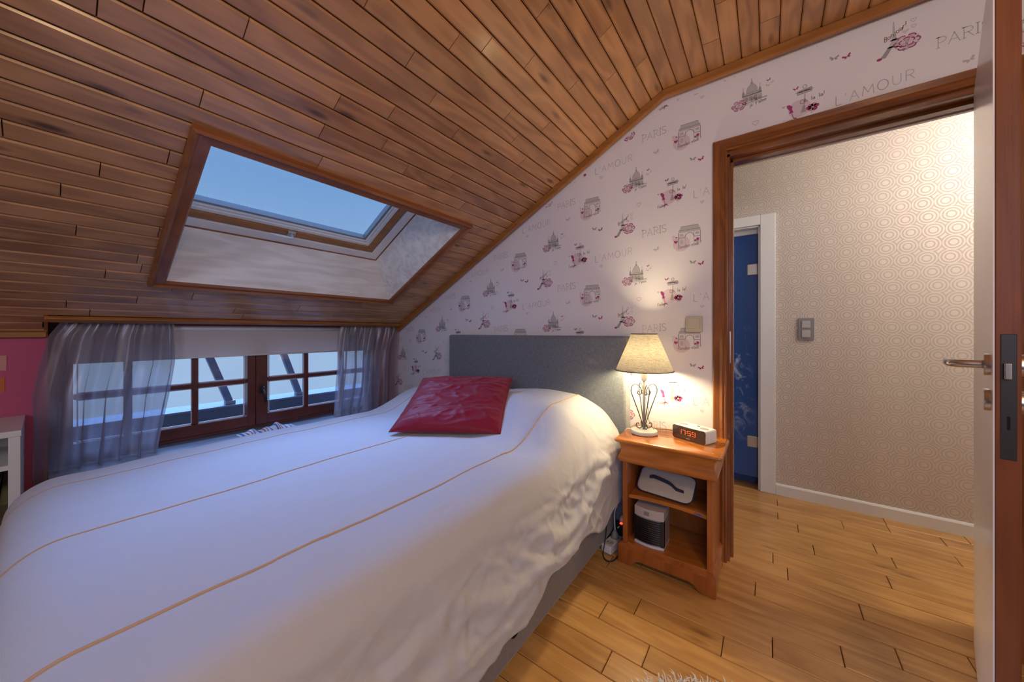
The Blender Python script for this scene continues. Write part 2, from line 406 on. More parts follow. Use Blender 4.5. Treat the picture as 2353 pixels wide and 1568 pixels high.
def cboard(row, y0, y1):
    s1 = STOP - row * RP; s0 = max(s1 - RP, 0.0); g = .0016; c = .0052
    if s1 > SK: s1 = SK
    s0 += g; s1 -= g; y0 += .0008; y1 -= .0008
    if y1 - y0 < .02: return
    rings_ = []
    for d, i, j in ((-.015, 0, 0), (-c * 1.1, 0, 0), (0, c, .0008)):
        rings_.append([P(s0 + i, y0 + j, d), P(s1 - i, y0 + j, d), P(s1 - i, y1 - j, d), P(s0 + i, y1 - j, d)])
    mb = MB().rings(rings_)
    # origin at the board's middle, local axes turned with the slope so the grain follows it
    ctr = Vector(P((s0 + s1) / 2, (y0 + y1) / 2, -.007))
    mb.build('ceiling_board', M['ceil'], cs, origin=ctr)
for row in range(0, 40):
    s1 = STOP - row * RP; s0 = s1 - RP; sc = (s0 + s1) / 2
    if sc < 0: break
    js = CJ.get(row)
    if js is None:
        js = [random.uniform(-.6, .3)]
        while js[-1] < 1.7: js.append(js[-1] + random.uniform(.55, 1.1))
    js = sorted(js)
    while js[0] > -.9: js.insert(0, js[0] - random.uniform(.8, 1.4))
    js = [YB] + [j for j in js if -1.6 < j < WY - .12] + [WY]
    for a, b in zip(js, js[1:]):
        if sc < SCUT: b = min(b, 0.0)
        if b - a < .02: continue
        if SO0 - .035 < sc < SO1 + .035:
            if a < .33: cboard(row, a, min(b, .33))
            if b > 1.66: cboard(row, max(a, 1.66), b)
        else: cboard(row, a, b)
# flat ceiling
cf = empty('ceiling_flat', (0, 0, ZC), kind='structure')
B(-.5, XR + .1, YB - .1, WY + .12, ZC + .016, ZC + .2).build('ceiling_backing', plain('ceiling_dark', (.03, .016, .01), .9), cf)
FCJ = {3: [1.79, .7], 4: [1.6, .5], 6: [1.81, .8], 1: [1.2], 2: [.9], 5: [1.0], 7: [.8]}
k = 0; x = WX + SK * CT - .003
while x < XR - .01:
    xb = min(x + .0715, XR); g = .0012; c = .0045
    js = FCJ.get(k) or [random.uniform(.3, 1.5)]
    js = sorted(js); js = [YB, min(js[0], 9) - 1.1] + js + [WY]
    if k > 14: js = [YB, -.3, WY]
    for a, b in zip(js, js[1:]):
        rr = [[(x + g + i, a + .0008 + j, ZC + d), (x + g + i, b - .0008 - j, ZC + d), (xb - g - i, b - .0008 - j, ZC + d), (xb - g - i, a + .0008 + j, ZC + d)] for d, i, j in ((.015, 0, 0), (c * 1.1, 0, 0), (0, c, .0008))]
        MB().rings(rr).build('ceiling_board', M['ceil'], cf, origin=((x + xb) / 2, (a + b) / 2, ZC))
    x = xb; k += 1
# mouldings where ceiling meets the headboard wall
tp = [(0, .002), (0, .020), (.006, .027), (.016, .030), (.022, .040), (.030, .043), (.040, .043), (.045, .036), (.045, .002)]   # (out from wall, down from ceiling)
t1 = empty('trim_1', (0, WY, ZC), kind='structure')
kx, kz = WX + SK * CT, ZC
h = math.tan(TH / 2)
m = MB(); m.prism(tp, lambda u, v, q: (P(0.0, WY - u, v) if q == 0 else (kx + v * math.sin(TH / 2) / math.cos(TH / 2), WY - u, kz - v)), 0, 1)
m.build('sloped_moulding', M['trimX'], t1, auto=35)
m = MB(); m.prism(tp, lambda u, v, q: ((kx + v * h, WY - u, kz - v) if q == 0 else (XR, WY - u, kz - v)), 0, 1)
m.build('flat_moulding', M['trimX'], t1, auto=35)
# batten along the top of the pink wall, pelmet niche above the window
B(WX, WX + .03, YB, -.004, 1.120, 1.147).build('trim_2', M['trimY'], kind='structure', bevel=.003)
nz = 1.262
t3 = empty('trim_3', (WX + SCUT * CT, 1.0, 1.2), kind='structure')
B(-3.1, -2.775, 0, WY, nz, nz + .012).build('niche_board', M['ceil'], t3)
m = MB(); m.prism([(-2.952, 1.137), (-2.952, nz), (-2.76, nz), (-2.76, 1.239)], lambda u, v, q: (u, q, v), -.012, 0.0)
m.build('niche_end', M['trimX'], t3)
m = MB(); slab(m, SCUT - .022, SCUT + .014, -.012, WY, -.004, .016)
m.build('edge_batten', M['trimY'], t3, bevel=.003)

# ------------------------------------------------------------------ roof window
rw = empty('window_1', P(1.0, 1.0, -.1), kind='structure')
rw['label'] = 'roof window with brown timber surround in the sloped plank ceiling'
def frame_piece(name, s0, s1, y0, y1, sI0, sI1, yI0, yI1, which, mat):
    """one mitred side of the moulded surround"""
    prof = [(0, 0.0), (0, .024), (.18, .030), (.30, .024), (.38, .018), (.9, .016), (1.0, .010), (1.0, 0.0)]   # (0 outer .. 1 inner, proud of boards)
    def pt(t, d, e):
        sa, sb = lerp(s0, sI0, t), lerp(s1, sI1, t); ya, yb = lerp(y0, yI0, t), lerp(y1, yI1, t)
        if which == 'top': return P(sb, ya if e == 0 else yb, d)
        if which == 'bot': return P(sa, ya if e == 0 else yb, d)
        if which == 'l': return P(sa if e == 0 else sb, ya, d)
        return P(sa if e == 0 else sb, yb, d)
    m = MB(); m.prism(prof, lambda u, v, q: pt(u, v, q), 0, 1); m.build(name, mat, rw, auto=40)
for w_, mt in (('top', 'skyY'), ('bot', 'skyY'), ('l', 'skyX'), ('r', 'skyX')):
    frame_piece('surround', SO0 - .028 if w_ != 'x' else 0, SO1 + .062, YO0 - .062, YO1 + .048, SO0, SO1, YO0, YO1, w_, M[mt])
DB = -.25; SB0, SB1, YB0, YB1 = .732, 1.72, .25, 1.502
def panel(name, a, b, c, d, mat, th=.008):   # quad in slope coordinates, thickened away from the opening
    q = [Vector(P(*p)) for p in (a, b, c, d)]; nrm = (q[1] - q[0]).cross(q[3] - q[0]).normalized() * th
    m = MB().add(q + [p + nrm for p in q], [(0, 1, 2, 3), (7, 6, 5, 4), (0, 4, 5, 1), (1, 5, 6, 2), (2, 6, 7, 3), (3, 7, 4, 0)])
    m.build(name, mat, rw)
panel('reveal_panel', (SO0, YO0, 0), (SO0, YO1, 0), (SB0, YB1, DB), (SB0, YB0, DB), M['reveal'], -.008)
panel('reveal_panel', (SO0, YO1, 0), (SO1, YO1, 0), (SB1, YB1, DB), (SB0, YB1, DB), M['reveal'], -.008)
panel('reveal_panel', (SO1, YO1, 0), (SO1, YO0, 0), (SB1, YB0, DB), (SB1, YB1, DB), M['reveal'], -.008)
panel('reveal_panel', (SO1, YO0, 0), (SO0, YO0, 0), (SB0, YB0, DB), (SB1, YB0, DB), M['reveal'], -.008)
def ringframe(name, s0, s1, y0, y1, w, d0, d1, mat, bevel=.003):
    m = MB(); slab(m, s0, s0 + w, y0, y1, d0, d1); slab(m, s1 - w, s1, y0, y1, d0, d1); slab(m, s0 + w, s1 - w, y0, y0 + w, d0, d1); slab(m, s0 + w, s1 - w, y1 - w, y1, d0, d1)
    return m.build(name, mat, rw, bevel=bevel, seg=1)
ringframe('outer_frame_bead', SB0 - .012, SB1 + .012, YB0 - .012, YB1 + .012, .012, DB - .06, DB + .006, M['skyY'])
ringframe('outer_frame', SB0, SB1, YB0, YB1, .062, DB - .07, DB, M['sash'])
ringframe('sash_gasket', SB0 + .062, SB1 - .062, YB0 + .062, YB1 - .062, .014, DB - .07, DB - .014, M['black'])
sa = ringframe('sash', SB0 + .070, SB1 - .070, YB0 + .070, YB1 - .070, .046, DB - .07, DB - .004, M['sashwood'])
ringframe('glazing_bead', SB0 + .116, SB1 - .116, YB0 + .116, YB1 - .116, .026, DB - .07, DB - .012, M['sash'])
ringframe('glazing_bead', SB0 + .142, SB1 - .142, YB0 + .142, YB1 - .142, .014, DB - .07, DB - .020, M['sash'])
ringframe('glass_gasket', SB0 + .156, SB1 - .156, YB0 + .156, YB1 - .156, .012, DB - .07, DB - .030, M['greyplastic'])
m = MB(); slab(m, SB0 + .165, SB1 - .165, YB0 + .165, YB1 - .165, DB - .052, DB - .046); m.build('pane', M['glass'], rw)
hd = empty('handle', P(.835, .876, DB), parent=rw)
m = MB(); slab(m, .818, .85, .862, .905, DB - .006, DB + .012); m.build('handle_rose', M['steel'], hd, bevel=.003)
m = MB().tube([P(.832, .885, DB + .01), P(.832, .885, DB + .035), P(.836, .87, DB + .042), P(.842, .80, DB + .044), P(.846, .765, DB + .046)], [.008, .008, .009, .008, .006], 10)
m.build('handle_lever', M['whiteplastic'], hd, smooth=True)

# ------------------------------------------------------------------ knee-wall window
kw = empty('window_2', (WX, .9, .44), kind='structure')
kw['label'] = 'low dark brown casement window with small panes behind the bed'
xa, xb_ = -3.03, -2.965
WZ0, WZ1 = .455, 1.16; WYa, WYb = .0, 1.83
def wbox(name, y0, y1, z0, z1, mat, p=None, x0=xa, x1=xb_, bevel=.004): return B(x0, x1, y0, y1, z0, z1).build(name, M[mat], p or kw, bevel=bevel, seg=1)
wbox('frame_rail', WYa, WYb, WZ0, WZ0 + .03, 'winY', x1=-2.972); wbox('frame_rail', WYa, WYb, WZ1 - .03, WZ1, 'winY', x1=-2.972)
wbox('frame_post', WYa, WYa + .03, WZ0, WZ1, 'winZ', x1=-2.972); wbox('frame_post', WYb - .03, WYb, WZ0, WZ1, 'winZ', x1=-2.972)
for (y0, y1, bars, stl, str_) in ((.02, .892, (.277, .568), .06, .047), (.894, 1.81, (1.236, 1.525), .073, .06)):
    ca = empty('casement', (xb_, (y0 + y1) / 2, WZ0), parent=kw)
    wbox('bottom_rail', y0, y1, .474, .548, 'winY', ca); wbox('top_rail', y0, y1, 1.07, 1.135, 'winY', ca)
    wbox('stile', y0, y0 + stl, .474, 1.135, 'winZ', ca, x1=-2.960); wbox('stile', y1 - str_, y1, .474, 1.135, 'winZ', ca, x1=-2.960)
    for yb2 in bars: wbox('muntin', yb2 - .0155, yb2 + .0155, .548, 1.07, 'winZ', ca, x0=-3.012, x1=-2.968, bevel=.005)
    wbox('muntin', y0 + stl, y1 - str_, .783, .812, 'winY', ca, x0=-3.012, x1=-2.970, bevel=.005)
    ed = [y0 + stl] + list(bars) + [y1 - str_]
    for a, b in zip(ed, ed[1:]):
        for z0, z1 in ((.548, .797), (.797, 1.07)):
            B(-2.998, -2.993, a + .004, b - .004, z0 + .004, z1 - .004).build('pane', M['glass'], ca)
            m = MB(); q = .014                                   # pale sealing strip round each pane
            aa, bb = a + .012, b - .012; zc, zd = z0 + (.002 if z0 < .6 else .016), z1 - (.002 if z1 > 1 else .016)
            for bx in ((aa, bb, zc, zc + .006), (aa, bb, zd - .006, zd), (aa, aa + .006, zc, zd), (bb - .006, bb, zc, zd)): m.box(-2.992, -2.986, *bx)
            m.build('glazing_strip', M['white'], ca)
hh = empty('handle', (-2.955, .925, .72), parent=kw)
m = MB().prism(rrect(.03, .075, .014), lambda u, v, q: (q, .926 + u, .735 + v), -2.961, -2.950); m.build('handle_plate', M['dsteel'], hh, bevel=.002)
m = MB().tube([(-2.95, .926, .745), (-2.925, .926, .745), (-2.915, .928, .735), (-2.912, .935, .69), (-2.914, .943, .64)], [.010, .010, .011, .010, .008], 10); m.build('handle_grip', M['dsteel'], hh, smooth=True)
B(-3.06, -2.70, .0, 1.83, .425, .447).build('window_sill', plain('grey_sill_stone', (.22, .235, .26), .35), kw, bevel=.004)
# roller blind
rb = empty('roller_blind', (-2.93, .95, .97), 'plain white roller blind pulled partly down over the low window', 'blind')
B(-2.928, -2.926, .06, 1.79, .985, 1.155).build('blind_fabric', M['blind'], rb)
m = MB().tube([(-2.927, .06, .984), (-2.927, 1.79, .984)], .006, 8); m.build('bottom_bar', M['whiteplastic'], rb, smooth=True)
m = MB().tube([(-2.93, .05, 1.17), (-2.93, 1.80, 1.17)], .017, 12); m.build('roller_tube', M['whiteplastic'], rb, smooth=True)
# curtains
def curtain(label, x, top, mid, bot, folds, seed, zt=1.232, zb=.36):
    def fn(u, v):
        z = lerp(zt, zb, v)
        y0 = pw(v, [(0, top[0]), (.12, lerp(top[0], mid[0], .55)), (.45, mid[0]), (1, bot[0])]); y1 = pw(v, [(0, top[1]), (.08, top[1] + .012), (.3, mid[1]), (1, bot[1])])
        uu = u + .012 * math.sin(u * 9 + seed) + .02 * (v) * math.sin(u * 13 + seed * 2)
        ph = uu * folds * 2 * math.pi + seed
        amp = lerp(.014, .034, ss(0, .25, v)) * (1 + .35 * math.sin(u * 17 + seed))
        nn = noise.noise(Vector((u * 6 + seed, v * 3, seed)))
        yy = lerp(y0, y1, uu) + .010 * math.cos(ph) * (1 + v) + nn * .014 * v
        xx = x + amp * math.sin(ph) + nn * .022 * v + .006 * math.sin(ph * 2.7 + 5 * v)
        return (xx, yy, z)
    m = MB().grid(fn, 150, 46)
    root = empty('sheer_curtain', (x, (top[0] + top[1]) / 2, zb), label, 'curtain', 'sheer curtains at the low window')
    m.build('curtain_fabric', M['sheer'], root, smooth=True)
    def hd_(u, v):
        p = fn(u, 0); return (p[0] + .004, p[1], zt + .012 - v * .03)
    MB().grid(hd_, 150, 3).build('header_tape', cloth('blue_header_tape', (.10, .15, .24), 300, .2), root, smooth=True)
curtain('sheer grey lilac curtain at the left end of the low window', -2.855, (.055, .455), (-.05, .47), (-.03, .39), 6.5, 1.3)
curtain('sheer grey lilac curtain at the right end of the low window by the patterned wall', -2.86, (1.475, 1.975), (1.44, 1.95), (1.40, 1.93), 6.5, 4.1)
# outside: parapet gutter and slanting struts
gt = empty('roof_gutter', (-3.5, .9, .30), 'grey metal gutter ledge outside the low window', 'gutter')
B(-3.62, -3.42, -1.2, 3.2, .36, .56).build('gutter_body', plain('weathered_zinc', (.11, .13, .15), .5, Metallic=.3), gt, bevel=.008)
B(-3.66, -3.40, -1.2, 3.2, .552, .568).build('gutter_lip', plain('pale_zinc', (.16, .18, .20), .5, Metallic=.2), gt, bevel=.003)
m = MB(); m.hexa([(-3.42, -1.2, .36), (-3.1, -1.2, .42), (-3.42, 3.2, .36), (-3.1, 3.2, .42), (-3.42, -1.2, .44), (-3.1, -1.2, .445), (-3.42, 3.2, .44), (-3.1, 3.2, .445)]); m.build('flashing_apron', plain('grey_flashing', (.24, .27, .30), .5), gt)
eb = B(-3.53, -3.40, -1.2, 3.2, 1.195, 1.27).build('eave_board', plain('eave_paint', (.30, .33, .37), .6), gt, bevel=.004)
for i, yy in enumerate((.87, 1.377)):
    st = empty('roof_strut', (-3.5, yy, .57), ('slanting grey strut outside the left casement of the low window', 'slanting grey strut outside the right casement of the low window')[i], 'strut', 'struts outside the low window')
    dy = -.336
    p0, p1 = Vector((-3.46, yy, .572)), Vector((-3.46, yy + dy * .63, .572 + .63))
    w_ = .024
    m = MB().hexa([(a.x + sx_, a.y + sy_, a.z) for a in (p0, p1) for sy_ in (-w_, w_) for sx_ in (-.02, .02)]); m.build('strut_bar', plain('blue_grey_paint', (.16, .20, .26), .5), st)
    B(-3.48, -3.43, yy - .035, yy + .03, .568, .60).build('strut_foot', plain('bracket_zinc', (.30, .33, .36), .5, Metallic=.3), st, bevel=.004)

# ------------------------------------------------------------------ doorway
df = empty('door_1', (DX0, WY, 0), kind='structure')
df['label'] = 'dark brown wooden door frame open to the hall'
cw = .062
prof = [(0, 0), (0, .014), (.006, .019), (.030, .019), (.042, .026), (.050, .022), (.055, .026), (cw, .022), (cw, 0)]   # (towards opening, proud)
def cas(name, fn, a, b, mat): MB().prism(prof, fn, a, b).build(name, mat, df, auto=30)
ox = DX0 - .06; oz = DZ + .076
cas('casing_upright', lambda u, v, q: (ox + u, WY - v, (q if q == 0 else oz - u)), 0, 1, M['casV'])
ox2 = DX1 + .06
cas('casing_upright', lambda u, v, q: (ox2 - u, WY - v, (q if q == 0 else oz - u)), 0, 1, M['casV'])
cas('casing_head', lambda u, v, q: ((ox + u) if q == 0 else (ox2 - u), WY - v, oz - u), 0, 1, M['casH'])
B(DX0, DX0 + .012, WY - .002, WY + .13, 0, DZ).build('lining_upright', M['casV'], df)
B(DX1 - .012, DX1, WY - .002, WY + .13, 0, DZ).build('lining_upright', M['casV'], df)
B(DX0, DX1, WY - .002, WY + .13, DZ - .012, DZ + .015).build('lining_head', M['casH'], df)
B(DX0 + .012, DX0 + .024, WY + .045, WY + .085, 0, DZ - .012).build('door_stop', M['casV'], df, bevel=.002)
B(DX0 + .012, DX1 - .012, WY + .045, WY + .085, DZ - .026, DZ - .012).build('door_stop', M['casH'], df, bevel=.002)
B(DX0 - .07, DX0 + .014, WY + .12, WY + .14, 0, DZ + .08).build('hall_casing_upright', M['white'], df, bevel=.003)
B(DX0 - .07, DX1 + .07, WY + .12, WY + .14, DZ - .020, DZ + .08).build('hall_casing_head', M['white'], df, bevel=.003)
B(DX0 + .010, DX0 + .0145, WY + .018, WY + .040, .99, 1.15).build('strike_plate', M['steel'], df)
# open leaf, hinged at the right jamb
LW, LT, LH = .780, .037, 2.02
leaf = empty('open_door', (.606, WY - .005, 0.004), 'open room door seen on its dark wooden edge with glossy white hall side', 'door', rotz=math.atan2(-.967, -.255))
# local: x along the leaf to its latch edge, +y towards the room side, -y the hall face
m = MB().box(0, LW, .0025, LT, 0, LH); m.build('leaf_core', M['doorwood'], leaf, local=True, bevel=.002, seg=1)
m = MB().box(.001, LW - .001, 0, .0025, .001, LH - .001); m.build('white_face', M['doorwhite'], leaf, local=True)
lp = MB().box(LW - .001, LW + .0018, .010, .031, .862, 1.14); lpo = lp.build('lock_plate', M['dsteel'], leaf, local=True, bevel=.0008, seg=1)
MB().box(LW + .001, LW + .011, .0145, .0245, 1.040, 1.076).build('latch_bolt', M['steel'], lpo, local=True, bevel=.002)
MB().box(LW + .0012, LW + .0024, .0185, .0225, .928, .958).build('bolt_slot', M['void'], lpo, local=True)
for sd, yy in ((-1, 0.0), (1, LT)):
    hn = empty('door_handle', (LW - .055, yy, 1.068)); hn.parent = leaf; hn.location = (LW - .055, yy, 1.068)
    def cyl(r0, y0, y1, cx=0, cz=0, r1=None):
        n = 28; r1 = r0 if r1 is None else r1
        return MB().rings([[(cx + r * math.cos(2 * math.pi * i / n), sd * y, cz + r * math.sin(2 * math.pi * i / n)) for i in range(n)] for r, y in ((r0, y0), (r0 * 1.0, lerp(y0, y1, .8)), (r1 * .96, y1))])
    cyl(.026, 0, .010).build('handle_rose', M['steel'], hn, local=True, auto=40)
    path = spline([(0, sd * .008, 0), (0, sd * .040, 0), (-.006, sd * .054, 0), (-.022, sd * .060, 0), (-.05, sd * .061, 0), (-.125, sd * .061, 0)], 6)
    MB().tube(path, .0098, 14).build('handle_lever', M['steel'], hn, local=True, smooth=True)
    cyl(.026, 0, .010, 0, -.083).build('key_rose', M['steel'], hn, local=True, auto=40)
# dark coat hanging on the room side, only a sliver shows past the door edge
def coat(u, v):
    a = u * 2 * math.pi; z = lerp(1.62, .45, v); rx = pw(v, [(0, .05), (.08, .13), (.3, .15), (1, .19)]); ry = pw(v, [(0, .03), (.1, .05), (1, .085)])
    w2 = 1 + .10 * math.sin(a * 7 + v * 3) * ss(.1, .6, v)
    return (.93 + rx * w2 * math.cos(a), 1.915 + ry * w2 * math.sin(a), z)
ct = empty('coat', (.93, 1.92, .45), 'dark coat hanging behind the open door at the right edge', 'coat')
MB().grid(coat, 60, 24).build('coat_body', cloth('dark_wool', (.03, .026, .024), 300, .3), ct, smooth=True)
m = MB().tube(spline([(.93, 2.028, 1.70), (.93, 1.99, 1.70), (.93, 1.955, 1.685), (.93, 1.94, 1.66), (.93, 1.925, 1.615)], 4), .006, 8); m.build('coat_hook', M['dsteel'], ct, smooth=True)

# ------------------------------------------------------------------ hall beyond
HY = 3.075
wh = empty('wall_hall', (.5, HY, 0), kind='structure')
GX0, GX1, GZ = -.86, -.045, 1.92
m = MB(); m.box(GX1, 2.0, HY, HY + .12, -.012, 2.5); m.box(-1.2, GX0, HY, HY + .12, -.012, 2.5); m.box(GX0, GX1, HY, HY + .12, GZ, 2.5)
m.build('wall_surface', M['rings'], wh, origin=(0, HY, 0))
B(-1.3, -1.2, WY + .12, HY + .3, -.012, 2.5).build('wall_hall_end', M['plaster'], kind='structure')
B(1.95, 2.05, WY + .12, HY + .3, -.012, 2.5).build('wall_hall_right', M['plaster'], kind='structure')
B(-1.3, 2.05, WY + .12, HY + .3, 2.48, 2.55).build('ceiling_hall', M['plaster'], kind='structure')
m = MB().prism([(0, 0), (.014, 0), (.014, .066), (.009, .075), (0, .077)], lambda u, v, q: (q, HY - u, v), .044, 1.95); m.build('baseboard_hall', M['white'], kind='structure')
d2 = empty('door_2', (GX1, HY, 0), kind='structure'); d2['label'] = 'white door frame with blue glass door across the hall'
def ub(name, x0, x1, y0, y1, z0, z1, mat='white', b=.003): return B(x0, x1, y0, y1, z0, z1).build(name, M[mat] if isinstance(mat, str) else mat, d2, bevel=b)
ub('casing_upright', GX1, .042, HY - .018, HY, 0, 1.99); ub('casing_upright', GX0 - .087, GX0, HY - .018, HY, 0, 1.99); ub('casing_head', GX0, GX1, HY - .018, HY, GZ, 1.99)
ub('lining_upright', GX1 - .012, GX1, HY - .005, HY + .12, 0, GZ); ub('lining_upright', GX0, GX0 + .012, HY - .005, HY + .12, 0, GZ); ub('lining_head', GX0, GX1, HY - .005, HY + .12, GZ - .012, GZ)
ub('rebate_head', GX0 + .012, GX1 - .012, HY + .055, HY + .12, GZ - .045, GZ - .012)
gd = B(GX0 + .016, GX1 - .015, HY + .075, HY + .085, .062, GZ - .04).build('glass_leaf', M['blue'], d2, origin=(GX0 + .016, HY + .08, .05))
for z0 in (1.57, .28): B(-.128, -.058, HY + .066, HY + .094, z0, z0 + .088).build('glass_hinge', plain('satin_nickel', (.52, .47, .40), .35, Metallic=.6), gd, bevel=.008)
B(-1.2, .1, HY + .13, HY + .14, -.01, 2.2).build('wall_bathroom', plain('dark_blue_wall', (.02, .06, .2), .6), kind='structure')
B(-1.2, .3, HY - .0, HY + .13, -.03, -.001).build('threshold', plain('threshold_wood', (.30, .15, .06), .4), d2)
# hall light switch
sw = empty('light_switch', (.208, HY, 1.09), 'grey double light switch on the ring-patterned hall wall', 'switch')
MB().prism(rrect(.084, .150, .006), lambda u, v, q: (.208 + u, q, 1.166 + v), HY - .010, HY).build('switch_plate', M['greyplastic'], sw, bevel=.002)
for zz in (1.198, 1.134): MB().prism(rrect(.045, .048, .004), lambda u, v, q: (.207 + u, q, zz + v), HY - .0145, HY - .009).build('rocker', M['greybtn'], sw, bevel=.0015)
# bedroom light switch
sw = empty('light_switch', (-.311, WY, 1.14), 'cream single light switch on the Paris wallpaper beside the door frame', 'switch')
MB().prism(rrect(.079, .085, .006), lambda u, v, q: (-.311 + u, q, 1.189 + v), WY - .020, WY).build('switch_plate', M['cream'], sw, bevel=.003)
MB().prism(rrect(.060, .056, .006), lambda u, v, q: (-.313 + u, q, 1.192 + v), WY - .026, WY - .019).build('rocker', M['cream'], sw, bevel=.002)

# ---- furniture
# ================================================================== bed
bed = empty('bed', (-1.365, .92, 0), 'grey upholstered double bed with tall plain headboard', 'bed')
B(-2.045, -.692, -.07, 1.93, .035, .385).build('box_base', M['base'], bed, bevel=.018, seg=3)
B(-2.055, -.672, -.07, 1.92, .388, .60).build('mattress', M['sheet'], bed, bevel=.05, seg=3)
B(-2.072, -.641, 1.93, WY - .003, .06, 1.124).build('headboard', M['head'], bed, bevel=.016, seg=3)
for lx, ly in ((-1.98, .0), (-.76, .0), (-1.98, 1.85), (-.76, 1.85)): MB().lathe([(.024, 0), (.026, .037)], (lx, ly, 0), 16).build('foot', M['black'], bed)
gy, gz = .948, .146
m = MB().prism([(u, v) for u, v in rrect(.052, .066, .0255, 8)], lambda u, v, q: (q, gy + u, gz + v), -.692, -.690); hole = m.build('grip_hole', M['void'], bed)
pth = [(-.6895, gy + u, gz + v) for u, v in rrect(.054, .068, .0265, 8)]; MB().tube(pth + pth[:2], .0018, 6).build('grip_rim', M['black'], hole, smooth=True)

# bedspread ---------------------------------------------------------
XC, HW = -1.365, .712
def Ttop(x, y):
    dx = x - XC
    z = .634 + .012 * (1 - (dx / HW) ** 2) + .012 * ss(.1, .7, y) * ss(.2, -.7, dx)
    fade = ss(1.22, 1.62, y + .06 * math.sin(x * 5))
    pil = .128 + .020 * math.exp(-((x + 1.08) / .2) ** 2) + .004 * math.exp(-((x + 1.72) / .25) ** 2) - .010 * math.exp(-((x + 1.40) / .07) ** 2)
    pil *= 1 - .25 * ss(-1.85, -2.1, x)
    z += fade * pil - .03 * ss(1.84, 1.93, y)
    z += .004 * noise.noise(Vector((x * 4, y * 4, 2.2)))
    return z
def arc(e, r):      # excess past the shoulder -> (outwards, down)
    if e <= 0: return e, 0.
    if e < r * math.pi / 2: return r * math.sin(e / r), r * (1 - math.cos(e / r))
    return r, r + e - r * math.pi / 2
def ridged(x, y, sd):
    a = noise.noise(Vector((x, y, sd))); return 1 - abs(a) * 2
SWAGS = [(.95, 1.72, .14, .27, .10, .020, .030), (.88, 1.52, .20, .33, .08, .022, .028), (1.25, 1.88, .12, .30, .03, .014, .025), (.55, 1.15, .12, .24, .10, .016, .028), (.30, .85, .20, .30, .06, .015, .025),
         (1.42, 1.90, .24, .40, .02, .012, .020), (.10, .60, .10, .18, .08, .014, .03), (.70, 1.30, .05, .12, .05, .010, .018), (1.05, 1.45, .06, .10, .06, .010, .016), (.45, 1.00, .30, .36, .03, .012, .02), (-.05, .40, .22, .30, .06, .014, .025)]
_rc = random.Random(21); CREASES = []
for _ in range(90):
    _a = _rc.choice((R(20), R(35), R(-25), R(60), R(-50))) + _rc.uniform(-.25, .25)
    CREASES.append((_rc.uniform(-.05, 1.9), _rc.uniform(.06, .42), math.cos(_a), math.sin(_a), _rc.uniform(.04, .12), _rc.uniform(.006, .011), _rc.choice((1, 1, -1)) * _rc.uniform(.003, .0075)))
def spread(uu, v):
    # u: metres across the cloth measured from the bed's middle, v: metres along
    y_, dzf = v, 0.
    if v < .03:
        o, dzf = arc(.03 - v, .12); y_ = .03 - o
    yy = max(y_, -.1)
    rr = lerp(.10, .30, ss(1.15, 1.62, yy)); rl = .07
    if uu >= 0:
        o, dz = arc(uu - (HW - rr), rr); x = XC + HW - rr + o if uu > HW - rr else XC + uu; tx = min(x, XC + HW - rr)
    else:
        o, dz = arc(-uu - (HW - rl), rl); x = XC - (HW - rl) - o if -uu > HW - rl else XC + uu; tx = max(x, XC - HW + rl)
    tz = Ttop(tx, yy)
    z = tz - dz - dzf
    # cloth hangs slack on the near side: swags and creases
    side = ss(.02, .22, dz)
    if uu > 0 and dz > 0:
        f = v * 3.4 + dz * 3.2
        swg = 0.
        for va, vb, da, db_, sag, amp, wd in SWAGS:
            if va < v < vb:
                t_ = (v - va) / (vb - va); q_ = (dz - (lerp(da, db_, t_) + sag * 4 * t_ * (1 - t_))) / wd
                swg += amp * (4 * t_ * (1 - t_)) ** .6 * (math.exp(-q_ * q_ * (.35 if q_ > 0 else 2.2)) - .35 * math.exp(-(q_ - 2.2) ** 2))
        for cv, cd2, ca2, sa2, ln, wd, amp in CREASES:
            a_, b_ = v - cv, dz - cd2
            al = (a_ * ca2 + b_ * sa2) / ln
            if abs(al) < 1.:
                ac = (-a_ * sa2 + b_ * ca2 + .02 * al * al) / wd
                if abs(ac) < 3: swg += amp * (1 - al * al) * math.exp(-ac * ac)
        big = noise.noise(Vector((v * 2.6 + dz * 1.6, dz * 2.0, 5.1)))
        cre = ridged(v * 5.5 + dz * 7.0, dz * 5.5 - v * 1.6, 1.7) ** 3
        cre2 = ridged(v * 12 - dz * 5.0, dz * 9 + v * 2.0, 8.3) ** 3
        sw1 = math.sin((dz - .10 * math.cos((v - .35) * 6.2)) * 30.) * ss(.12, .3, dz) * .55
        x += side * (.013 * big + .006 * cre + .004 * cre2 + swg) + .022 * ss(.1, .4, dz)
        yy2 = .010 * side * noise.noise(Vector((v * 4, dz * 6, 3.3)))
        z += .006 * side * cre2
    else: yy2 = 0.
    if dz == 0 and uu > .2 and v > .3:
        z += .006 * ss(.2, .6, uu) * (ridged(v * 3.2 + uu * 2.2, uu * 7.5, 4.4) ** 3)
    z += .0022 * noise.noise(Vector((uu * 16, v * 10, .6)))
    return Vector((x, y_ + yy2, z))
def hemdrop(v, right=True):
    return (.412 + .022 * math.sin(v * 8.5 + 1.0) + .016 * math.sin(v * 21 + .4) - .02 * ss(1.5, 1.9, v)) if right else .40
def ulen(v, right):       # how far the cloth reaches over the side
    rr = lerp(.10, .30, ss(1.15, 1.62, max(v, -.1))) if right else .07
    T = .634 + (.14 * ss(1.22, 1.62, v) if right else .1 * ss(1.2, 1.6, v))
    hz = .634 - hemdrop(v, right)
    drop = T - hz
    return HW - rr + rr * math.pi / 2 + max(drop - rr, 0)
bs = empty('bedspread', (XC, .9, .2), 'white cotton bedspread with piped seams hanging over the bed', 'bedspread')
